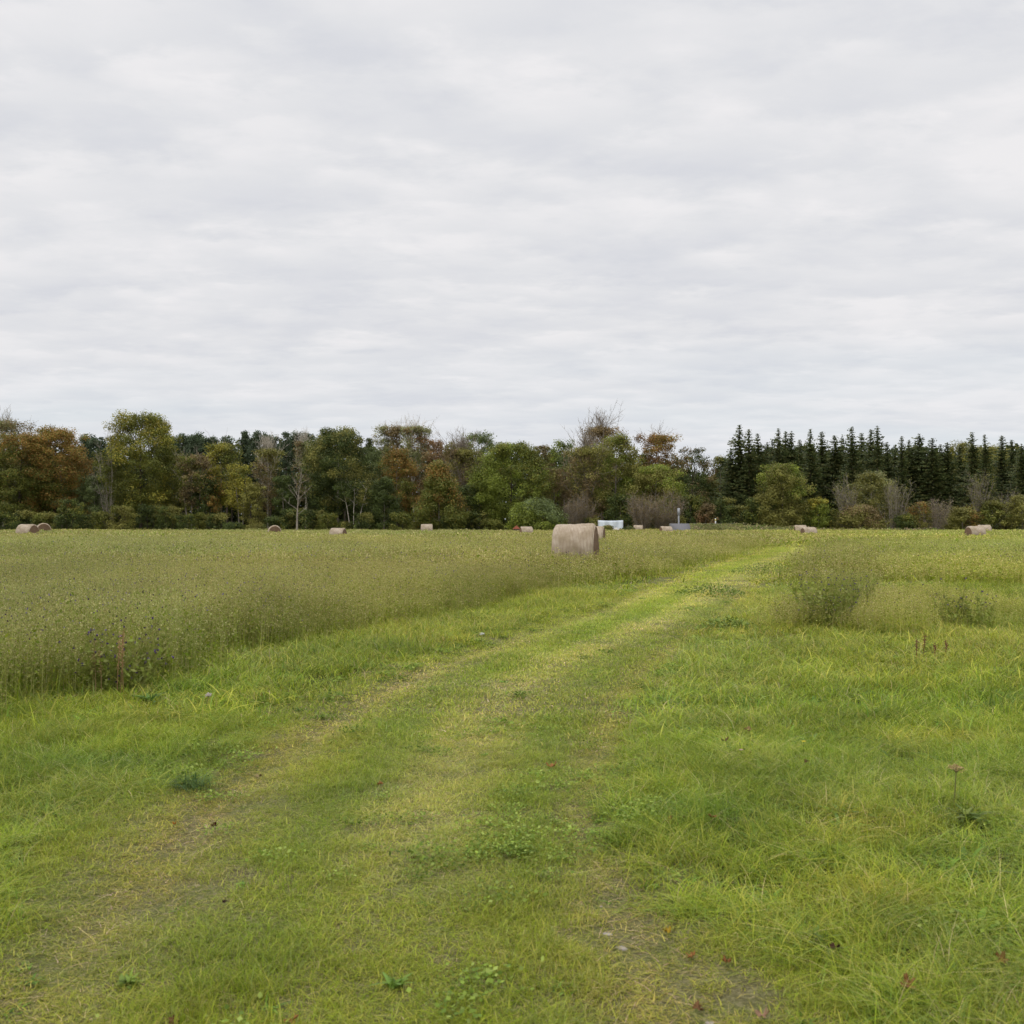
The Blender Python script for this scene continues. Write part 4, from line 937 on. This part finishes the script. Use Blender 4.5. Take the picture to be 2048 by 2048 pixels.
make_tree('heap_bush', X_at(1256, 145), 145, H_at(1052, 145), 28 / F * 145, shape='dome', pal='dark', pal2='green', mix=.4, crown0=.02, leaf=.14, dens=1.6, label='low dark bush at the corner of the white tarpaulin', cat='bush', seed=901)
# filled feed sack beside it
G = Geo(); nA, nR = 18, 9; V = []
for b in range(nR):
    f = b / (nR - 1); r = .52 * math.sin(PI * (f * .8 + .18)) ** .6 * (1 if b < nR - 1 else .1)
    for a in range(nA):
        an = a * 2 * PI / nA; V.append((r * math.cos(an) * (1 + .06 * math.sin(5 * an)), r * math.sin(an) * .8, 1.05 * f + .05 * math.sin(an * 3)))
i = np.arange(nR - 1)[:, None] * nA; j = np.arange(nA)[None]; k = (j + 1) % nA
Q = np.stack([i + j, i + k, i + nA + k, i + nA + j], -1).reshape(-1, 4)
o = link('sack', quads_mesh('sack', V, Q, None, plain_mat('sack_cloth', (.45, .43, .40), (.58, .56, .52), 5, .8), True), None, at(1233, 144.5)); tag(o, 'pale bulging sack leaning by the tarpaulin and small bush', 'sack')
# red gabled hut
Dh = 148; t = empty('shed', at(1033, Dh)); tag(t, 'tiny shed with red gable peeking over the meadow', 'shed')
zr = Z_at(1050.5, Dh) - Tf(X_at(1033, Dh), Dh)
G = Geo(); boxgeo(G, -.42, .42, -.5, .5, -.1, zr - .42, (1, 1, 1)); link('wall', G.mesh('wall', M_wood), t)
V = [(-.55, -.6, zr - .5), (.55, -.6, zr - .5), (0, -.6, zr), (-.55, .6, zr - .5), (.55, .6, zr - .5), (0, .6, zr)]
me = bpy.data.meshes.new('roof'); me.from_pydata(V, [], [(0, 1, 2), (3, 5, 4), (0, 2, 5, 3), (1, 4, 5, 2), (0, 3, 4, 1)]); me.materials.append(M_red); link('roof', me, t)

# ------------------------------------------------------------------ individual meadow plants
def gp(px, py):
    D = EYE * F / (py - YH); return (px - CX) / F * D, D
def knapweed(px, py, H, Wd, n, label, col='olive', flowers=True, name='knapweed_plant', seed=0):
    global rng
    keep = rng; rng = np.random.default_rng(700 + seed)
    x, y = gp(px, py); t = empty(name, (x, y, Tf(x, y))); tag(t, label, 'plant')
    G = Geo(); Lf = Geo(); Fl = Geo(); sc_ = [(.32, .34, .08), (.38, .36, .11), (.27, .31, .06)]
    for k in range(n):
        a = rng.random() * 2 * PI; r = rng.random() ** .6 * Wd * .25; b = np.array([math.cos(a) * r, math.sin(a) * r, -.02])
        d = np.array([math.cos(a) * .30, math.sin(a) * .30, 1]) + rng.normal(size=3) * .12; h = H * (.65 + .4 * rng.random())
        P, dd = branch_path(b, d / np.linalg.norm(d), h, 5, .05, .02); c = np.array(sc_[k % 3])
        G.tube(P, np.linspace(.004, .002, 6) * (1.4 if y > 12 else 1), c, 3)
        for q in range(9):
            i0 = rng.integers(2, 6); d2 = dd + rng.normal(size=3) * .5; d2 /= np.linalg.norm(d2)
            B, _ = branch_path(P[i0], d2, .08 + .12 * rng.random(), 2, .1, .05); G.tube(B, [.002, .0018, .0016], c, 3)
            Lf.cards(B[-1:], .016, np.array(HEAD[2])[None] * .8)
            if flowers and q < 2 and rng.random() < .8:
                for _ in range(3): Fl.cards(B[-1:] + rng.normal(size=(1, 3)) * .004, .026, np.array([[.12, .07, .19]]) if rng.random() < .7 else np.array([[.07, .03, .10]]))
        m = 26; tt = rng.random(m) * 4.6; i0 = tt.astype(int); pp = P[i0] + (P[i0 + 1] - P[i0]) * (tt - i0)[:, None] + rng.normal(size=(m, 3)) * .02
        Lf.cards(pp, .035 * (.5 + rng.random(m)), np.array([(.25, .31, .05), (.29, .32, .08)])[rng.integers(0, 2, m)], aspect=1.8)
    link('stem', G.mesh('stem', M_plant), t); link('leaves', Lf.mesh('leaves', M_plant), t)
    if flowers: link('flower_heads', Fl.mesh('flower_heads', M_plant), t)
    rng = keep
knapweed(1650, 1262, .78, 1.0, 70, 'bushy knapweed clump with blue purple heads in the lush grass', seed=1)
knapweed(1715, 1235, .72, .8, 40, 'sparser olive clump just behind the bushy knapweed', seed=2)
knapweed(1905, 1258, .62, .45, 12, 'thin dark stemmed knapweed, nearer to the bushy clump of the two thin ones', seed=3)
knapweed(1958, 1262, .58, .4, 10, 'thin knapweed farther from the bushy clump of the two thin ones', seed=4)
knapweed(245, 1395, .62, .8, 60, 'dense dark knapweed bush at the front edge of the tall meadow', seed=5)
def broad_plant(px, py, n, size, H, label, cols, name='dock_plant', seed=0):
    global rng
    keep = rng; rng = np.random.default_rng(800 + seed)
    x, y = gp(px, py); t = empty(name, (x, y, Tf(x, y))); tag(t, label, 'plant')
    G = Geo()
    if name == 'grass_tuft': blades(G, 160, .05, H * .6, H, .005, .6, 1.6, cols, 4)
    elif y < 12: blades(G, n, size * .6, H * .6, H, size, .5, .9, cols, 4, 'leaf')
    else:
        m = n * 26; a = rng.random(m) * 2 * PI; rr = np.sqrt(rng.random(m)) * size * 7; zz = H * (.25 + .75 * rng.random(m)) * (1 - (rr / (size * 8)) ** 2)
        G.cards(np.stack([rr * np.cos(a) * 1.4, rr * np.sin(a) * 1.4, zz], 1), .045 * (.5 + rng.random(m)), np.array(cols)[rng.integers(0, len(cols), m)] * (.7 + .6 * rng.random((m, 1))), rng.normal(size=(m, 3)) * .5 + np.array([0, 0, .8]))
    link('leaves', G.mesh('leaves', M_plant), t)
    G = Geo()
    for k in range(5):
        d = rng.normal(size=3) * .15 + np.array([0, 0, 1]); P, _ = branch_path(rng.normal(size=3) * .02 * np.array([1, 1, 0]), d, H * .7, 3, .1); G.tube(P, [.004, .004, .003, .002], cols[0], 4)
    link('stem', G.mesh('stem', M_plant), t); rng = keep
GL = [(.18, .25, .04), (.22, .28, .045), (.14, .21, .035)]
broad_plant(1455, 1262, 26, .05, .24, 'leafy dark green weed clump at the edge of the far rut', GL, seed=1)
broad_plant(1420, 1190, 30, .08, .30, 'dark leafy plant beside the track where brown soil shows', GL, seed=2)
broad_plant(1530, 1145, 40, .12, .40, 'dark green nettle patch inside the bend of the track', GL, seed=3)
broad_plant(380, 1572, 30, .022, .14, 'dark bluish grass tuft beside the near wheel rut', [(.10, .18, .04), (.13, .21, .05), (.08, .14, .04)], name='grass_tuft', seed=4)
broad_plant(1930, 1650, 26, .028, .15, 'broad leaved yellow green plant in the near lush grass', [(.16, .20, .03), (.12, .18, .03)], seed=5)
broad_plant(1640, 1900, 12, .028, .12, 'single coarse leaf rosette low in the nearest grass', [(.14, .20, .04), (.10, .16, .03)], seed=6)
broad_plant(300, 1420, 22, .035, .2, 'broad leaved dock below the dark knapweed bush', [(.10, .19, .03), (.08, .15, .03)], seed=7)
broad_plant(260, 1960, 16, .016, .06, 'small leafy weed growing in the near wheel rut', [(.16, .23, .03), (.13, .19, .03)], seed=8)
broad_plant(790, 1965, 18, .018, .06, 'bright plantain rosette in the middle of the track', [(.15, .24, .03), (.11, .19, .03)], seed=9)
def dry_stalk(px, py, H, n, label, col=(.36, .22, .11), seed=0):
    global rng
    keep = rng; rng = np.random.default_rng(850 + seed)
    x, y = gp(px, py); t = empty('dock_stalk', (x, y, Tf(x, y))); tag(t, label, 'plant')
    G = Geo(); S = Geo()
    for k in range(n):
        b = np.array([rng.normal() * .06 * (n > 1), rng.normal() * .06 * (n > 1), 0]); d = np.array([rng.normal() * .06, rng.normal() * .06, 1])
        P, _ = branch_path(b, d, H * (.8 + .3 * rng.random()), 6, .03); G.tube(P, np.linspace(.005, .003, 7), col, 4)
        m = 90; tt = 3.2 + rng.random(m) * 2.7; i0 = tt.astype(int); pp = P[i0] + (P[np.minimum(i0 + 1, 6)] - P[i0]) * (tt - i0)[:, None] + rng.normal(size=(m, 3)) * .013
        S.cards(pp, .013, np.array(col)[None] * (.8 + .5 * rng.random((m, 1))))
    link('stem', G.mesh('stem', M_plant), t); link('seed_head', S.mesh('seed_head', M_plant), t); rng = keep
dry_stalk(232, 1408, .70, 3, 'tall tan dry dock stalks beside the dark knapweed bush', (.42, .27, .13), 1)
dry_stalk(205, 1400, .52, 4, 'shorter tan dry stalks next to the tall dock stalks', (.36, .27, .12), 2)
for k, (a, b, w_) in enumerate([(1832, 1325, 'first'), (1846, 1318, 'second'), (1869, 1325, 'third'), (1890, 1320, 'fourth')]):
    dry_stalk(a, b, .26, 1, 'short reddish dock spike below the thin knapweeds, %s in line' % w_, (.20, .07, .05), 10 + k)
# umbel seed head
def umbel(px, py, H, r, label, col):
    x, y = gp(px, py); t = empty('umbel_plant', (x, y, Tf(x, y))); tag(t, label, 'plant')
    G = Geo(); G.tube([[0, 0, 0], [.01, 0, H * .5], [.02, .01, H * .85]], [.004, .004, .003], (.20, .20, .07), 5)
    S = Geo()
    for k in range(16):
        a = k * 2.4; q = r * math.sqrt(k / 16); e = np.array([.02 + q * math.cos(a), .01 + q * math.sin(a), H - q * .3]); G.tube([[.02, .01, H * .85], e], [.002, .0015], (.22, .2, .08), 3)
        S.cards(e + rng.normal(size=(10, 3)) * .006, .009, np.array(col) * (.8 + .4 * rng.random((10, 1))))
    link('stem', G.mesh('stem', M_plant), t); link('seed_head', S.mesh('seed_head', M_plant), t)
umbel(1905, 1622, .26, .045, 'dry tan umbel seed head rising from the near lush grass', (.50, .36, .17))
umbel(961, 1290, .18, .03, 'small white umbel flower at the verge in the middle of the field', (.75, .75, .72))
umbel(412, 1430, .17, .025, 'pale drooping seed head at the verge below the tall meadow', (.62, .55, .52))
def flower(px, py, H, label, col):
    x, y = gp(px, py); t = empty('flower', (x, y, Tf(x, y))); tag(t, label, 'flower')
    G = Geo(); G.tube([[0, 0, 0], [.005, 0, H]], [.002, .0015], (.12, .17, .04), 4); link('stem', G.mesh('stem', M_plant), t)
    S = Geo()
    for k in range(7):
        a = k * .9; S.cards(np.array([[.005 + .009 * math.cos(a), .009 * math.sin(a), H + .003]]), .017, np.array(col)[None], N=np.array([[math.cos(a) * .4, math.sin(a) * .4, 1]]))
    link('petals', S.mesh('petals', M_plant), t)
flower(1605, 1512, .12, 'single yellow buttercup in the lush near grass', (.80, .62, .03))
flower(1680, 1325, .16, 'pink clover head beyond the yellow buttercup', (.42, .12, .18))
flower(1480, 1525, .10, 'small pinkish white clover head left of the yellow buttercup', (.55, .35, .33))
flower(1494, 1212, .2, 'yellow flower at the edge of the track near the dark leafy plant', (.80, .62, .05))

# ------------------------------------------------------------------ fallen leaves
def fallen(px, py, size, col, label, lift=.05, curl=.5, seed=0):
    size = size * .50; col = tuple(np.array(col) * np.array([.60, .66, .55])); curl = .45; lift = lift * .5
    r = np.random.default_rng(seed + 60); x, y = gp(px, py); z = Tf(x, y) + lift
    lobes = 5; n = 40; V = [(0, 0, 0)]; pts = []
    for k in range(n):
        a = k / n * 2 * PI; l = abs(math.cos((a - PI / 2) * lobes / 2)) ** .7; rad = size * (.34 + .30 * l) * (1 - .45 * (abs(a - 1.5 * PI) < .5)) * (1 + .12 * math.sin(a * 17))
        px_, py_ = rad * math.cos(a), rad * math.sin(a)
        pts.append((px_, py_, curl * (px_ * px_ * 6 / max(size, .01) * .4 + abs(py_) * .25) + .006 * math.sin(a * 5 + seed)))
    mid = [(p[0] * .5, p[1] * .5, p[2] * .3) for p in pts]
    V = [(0, 0, 0)] + mid + pts; F_ = []
    for k in range(n):
        k2 = (k + 1) % n; F_.append((0, 1 + k, 1 + k2)); F_.append((1 + k, 1 + n + k, 1 + n + k2, 1 + k2))
    me = bpy.data.meshes.new('leaf_blade'); me.from_pydata(V, [], F_); 
    c = np.array([list(np.array(col) * (.8 + .4 * r.random())) + [1] for _ in V], np.float32); a_ = me.attributes.new('col', 'FLOAT_COLOR', 'POINT'); a_.data.foreach_set('color', c.ravel())
    me.materials.append(M_litter)
    o = link('fallen_leaf', me, None, (x, y, z)); o.rotation_euler = (r.normal() * .25 + .1, r.normal() * .25, r.random() * 6.28)
    sm = o.modifiers.new('thick', 'SOLIDIFY'); sm.thickness = .0012
    tag(o, label, 'leaf', 'fallen autumn leaves')
    s = Geo(); s.tube([[0, -size * .1, 0], [.01, -size * .45, .004], [.02, -size * .7, .002]], [.0012, .001, .001], np.array(col) * .7, 4); link('leaf_stalk', s.mesh('leaf_stalk', M_litter), o)
BR, OR, RD, YL, TN = (.20, .085, .045), (.45, .19, .07), (.13, .03, .022), (.62, .38, .04), (.42, .30, .17)
for k, a in enumerate([
 (1103, 1530, .11, OR, 'orange maple leaf lying alone in the middle distance of the track'), (1343, 1652, .13, (.33, .12, .06), 'large curled reddish brown leaf on the dark lush tuft'),
 (1362, 1640, .09, (.25, .06, .04), 'dark red leaf touching the large curled leaf'), (1424, 1660, .07, OR, 'small tan orange leaf beside the large curled pair'), (760, 1571, .06, OR, 'small orange leaf at the centre strip of the track'),
 (1333, 1852, .055, YL, 'bright yellow leaf at the rim of the bare soil'), (430, 1643, .07, RD, 'dark red crumpled leaf on the near wheel rut'), (350, 1638, .035, (.6, .2, .03), 'tiny orange leaf next to a pale straw bit'),
 (518, 1545, .075, TN, 'pale dry leaf on the edge of the wheel rut'), (585, 2040, .08, OR, 'orange brown leaf nearest to the camera in the centre strip'), (350, 2042, .07, BR, 'brown leaf nearest to the camera by the wheel rut'),
 (1382, 1905, .06, OR, 'orange leaf in the grass behind the nearest bare soil'), (1452, 1923, .06, (.35, .13, .05), 'brown orange leaf a hand away from the orange leaf'), (1815, 2010, .09, (.42, .16, .08), 'orange brown leaf in the nearest lush grass'),
 (2000, 1960, .08, (.28, .13, .05), 'brown leaf with yellow rim at the frame corner'), (1668, 1930, .06, (.10, .045, .03), 'dark brown upright leaf in the nearest lush grass'), (1495, 1473, .10, (.40, .25, .12), 'tan leaf in the lush grass above the others'),
 (1450, 1495, .09, (.24, .14, .07), 'brown leaf a little nearer than the tan leaf'), (450, 1805, .03, (.06, .015, .03), 'tiny dark maroon leaf on the near wheel rut'), (828, 1722, .035, (.14, .03, .02), 'small dark red leaf in the yellow centre strip'),
 (1523, 2030, .08, (.45, .25, .18), 'pinkish brown leaf lying on the nearest bare soil'), (1395, 2000, .06, (.3, .14, .07), 'brown leaf beside the nearest bare soil'), (1612, 1545, .06, BR, 'small brown leaf by the yellow buttercup')]):
    fallen(a[0], a[1], a[2], a[3], a[4], lift=.05 if abs(float(track_u(*gp(a[0], a[1])))) < 1.6 else .16, seed=k)
# pale stones and clippings on the bare soil: counted stones
M_stone = plain_mat('pale_stone', (.24, .21, .18), (.40, .36, .31), 40, .9)
for k, (px, py, s, lab) in enumerate([(1212, 1843, .05, 'pale flat stone at the far rim of the bare soil patch'), (1243, 1868, .06, 'larger whitish stone in the middle of the bare soil patch'), (1200, 1790, .03, 'small whitish stone beyond the bare soil patch'),
                                      (1270, 1775, .025, 'tiny pale stone in the trodden grass'), (1420, 2020, .04, 'grey pebble in the nearest soil patch'), (190, 2020, .03, 'pale pebble by the near wheel rut at the frame edge')]):
    s *= .7; x, y = gp(px, py); r = np.random.default_rng(k); nA, nR = 12, 7; V = []
    for b in range(nR):
        ph = PI * (b / (nR - 1)); 
        for a in range(nA):
            an = a * 2 * PI / nA; q = s * .5 * (1 + .18 * r.normal() * (0 < b < nR - 1)); V.append((q * math.sin(ph) * math.cos(an) * 1.3, q * math.sin(ph) * math.sin(an), q * math.cos(ph) * .5))
    i = np.arange(nR - 1)[:, None] * nA; j = np.arange(nA)[None]; kk = (j + 1) % nA
    Q = np.stack([i + j, i + kk, i + nA + kk, i + nA + j], -1).reshape(-1, 4)
    o = link('stone', quads_mesh('stone', V, Q, None, M_stone, True), None, (x, y, Tf(x, y) + s * .05)); tag(o, lab, 'stone', 'stones on the track')

# ------------------------------------------------------------------ sky, sun
w = bpy.data.worlds.new('World'); sc.world = w; w.use_nodes = True; nt = w.node_tree; nt.nodes.clear(); L = nt.links
out = nd(nt, 'ShaderNodeOutputWorld'); bg = nd(nt, 'ShaderNodeBackground'); bg.inputs[1].default_value = 1.0
SUN_EL, SUN_AZ = math.radians(48), math.radians(-125)     # azimuth clockwise from +Y: behind the camera, to the left
sky = nd(nt, 'ShaderNodeTexSky', sky_type='NISHITA'); sky.sun_disc = False; sky.sun_elevation = SUN_EL; sky.sun_rotation = SUN_AZ
tc = nd(nt, 'ShaderNodeTexCoord'); sx = nd(nt, 'ShaderNodeSeparateXYZ'); L.new(tc.outputs['Generated'], sx.inputs[0])
def mth(op, a, b=None, clamp=False):
    n = nd(nt, 'ShaderNodeMath', operation=op); n.use_clamp = clamp
    for k, v in enumerate((a, b)):
        if v is None: continue
        if isinstance(v, (int, float)): n.inputs[k].default_value = v
        else: L.new(v, n.inputs[k])
    return n.outputs[0]
z = mth('ADD', mth('MAXIMUM', sx.outputs[2], 0.0), .115)
px_ = mth('DIVIDE', sx.outputs[0], z); py_ = mth('DIVIDE', sx.outputs[1], z)
def cloudnoise(ax, ay, scale, det, rough, off, dist=0.0):
    c = nd(nt, 'ShaderNodeCombineXYZ'); L.new(mth('MULTIPLY', px_, ax), c.inputs[0]); L.new(mth('MULTIPLY', py_, ay), c.inputs[1]); c.inputs[2].default_value = off
    n = nd(nt, 'ShaderNodeTexNoise'); n.inputs['Scale'].default_value = scale; n.inputs['Detail'].default_value = det; n.inputs['Roughness'].default_value = rough; n.inputs['Distortion'].default_value = dist
    L.new(c.outputs[0], n.inputs['Vector']); return n.outputs['Fac']
nA_ = cloudnoise(1.3, 1.7, 1.5, 5, .55, 3.1, .15)
nB_ = cloudnoise(2.0, 2.6, 2.6, 6, .58, 9.3, .15)
nC_ = cloudnoise(.35, .5, .8, 3, .5, 5.5)
vc = nd(nt, 'ShaderNodeCombineXYZ'); L.new(mth('ADD', mth('MULTIPLY', px_, 1.5), mth('MULTIPLY', nA_, 1.1)), vc.inputs[0]); L.new(mth('ADD', mth('MULTIPLY', py_, 2.3), mth('MULTIPLY', nB_, 1.1)), vc.inputs[1])
vr = nd(nt, 'ShaderNodeTexVoronoi', feature='SMOOTH_F1'); vr.inputs['Scale'].default_value = 2.6; vr.inputs['Smoothness'].default_value = .8; L.new(vc.outputs[0], vr.inputs['Vector'])
puff = mth('SUBTRACT', .42, vr.outputs['Distance'])
mixn = mth('ADD', mth('MULTIPLY', puff, .17), mth('ADD', mth('ADD', mth('MULTIPLY', nA_, .42), mth('MULTIPLY', nB_, .34)), mth('MULTIPLY', nC_, .24)))
rp = nd(nt, 'ShaderNodeValToRGB'); e = rp.color_ramp.elements; e[0].position = .38; e[1].position = .62
e[0].color = (.69, .703, .748, 1); e[1].color = (.85, .84, .855, 1)
m1 = rp.color_ramp.elements.new(.50); m1.color = (.765, .77, .795, 1)
L.new(mixn, rp.inputs[0])
# thin band low over the horizon where a little blue shows
low = nd(nt, 'ShaderNodeMapRange'); low.inputs[1].default_value = .0; low.inputs[2].default_value = .17; low.inputs[3].default_value = 1; low.inputs[4].default_value = 0; L.new(sx.outputs[2], low.inputs[0])
thin = mth('MULTIPLY', low.outputs[0], mth('MULTIPLY', mth('SUBTRACT', cloudnoise(.22, .75, 1.6, 4, .5, 1.2), .42), 3.2, ), True)
skyc = nd(nt, 'ShaderNodeVectorMath', operation='SCALE'); L.new(sky.outputs[0], skyc.inputs[0]); skyc.inputs['Scale'].default_value = .10
br = nd(nt, 'ShaderNodeMix', data_type='RGBA'); br.inputs[0].default_value = .55; L.new(skyc.outputs[0], br.inputs[6]); br.inputs[7].default_value = (.78, .87, .92, 1)
fm = nd(nt, 'ShaderNodeMix', data_type='RGBA'); L.new(mth('MULTIPLY', thin, .8), fm.inputs[0]); L.new(rp.outputs[0], fm.inputs[6]); L.new(br.outputs[2], fm.inputs[7])
# the deck is brighter overhead than at the horizon
ov = nd(nt, 'ShaderNodeMapRange'); ov.inputs[1].default_value = .45; ov.inputs[2].default_value = .9; ov.inputs[3].default_value = 1; ov.inputs[4].default_value = 2.3; L.new(sx.outputs[2], ov.inputs[0])
lb = nd(nt, 'ShaderNodeMix', data_type='RGBA'); L.new(mth('MULTIPLY', mth('POWER', low.outputs[0], 1.6), .55), lb.inputs[0]); L.new(fm.outputs[2], lb.inputs[6]); lb.inputs[7].default_value = (.74, .80, .86, 1)
fs = nd(nt, 'ShaderNodeVectorMath', operation='SCALE'); L.new(lb.outputs[2], fs.inputs[0]); L.new(ov.outputs[0], fs.inputs['Scale'])
L.new(fs.outputs[0], bg.inputs[0]); L.new(bg.outputs[0], out.inputs[0])
ld = bpy.data.lights.new('sun', 'SUN'); ld.energy = 1.0; ld.angle = math.radians(18); ld.color = (1, .96, .90)
lo = bpy.data.objects.new('sun', ld); COL.objects.link(lo)
dv = Vector((math.sin(SUN_AZ) * math.cos(SUN_EL), math.cos(SUN_AZ) * math.cos(SUN_EL), math.sin(SUN_EL)))
lo.rotation_euler = dv.to_track_quat('Z', 'Y').to_euler(); lo.location = (0, 0, 60)

# ------------------------------------------------------------------ camera, render settings
cd = bpy.data.cameras.new('camera'); cam = bpy.data.objects.new('camera', cd); COL.objects.link(cam)
cd.sensor_width = 36; cd.lens = F / 2048 * 36; cd.clip_end = 5000
cam.location = (0, 0, EYE); cam.rotation_euler = (PI / 2 + math.atan((YH - 1024) / F), 0, 0)
cd.dof.use_dof = True; cd.dof.focus_distance = 22; cd.dof.aperture_fstop = 6.3
sc.camera = cam
sc.render.engine = 'CYCLES'; c = sc.cycles
c.max_bounces = 5; c.diffuse_bounces = 3; c.glossy_bounces = 2; c.transmission_bounces = 3; c.transparent_max_bounces = 4
c.use_denoising = True; c.use_adaptive_sampling = True; c.adaptive_threshold = .02
sc.view_settings.view_transform = 'Standard'; sc.view_settings.look = 'None'; sc.view_settings.exposure = 0; sc.view_settings.gamma = 1
sc.view_settings.use_curve_mapping = False
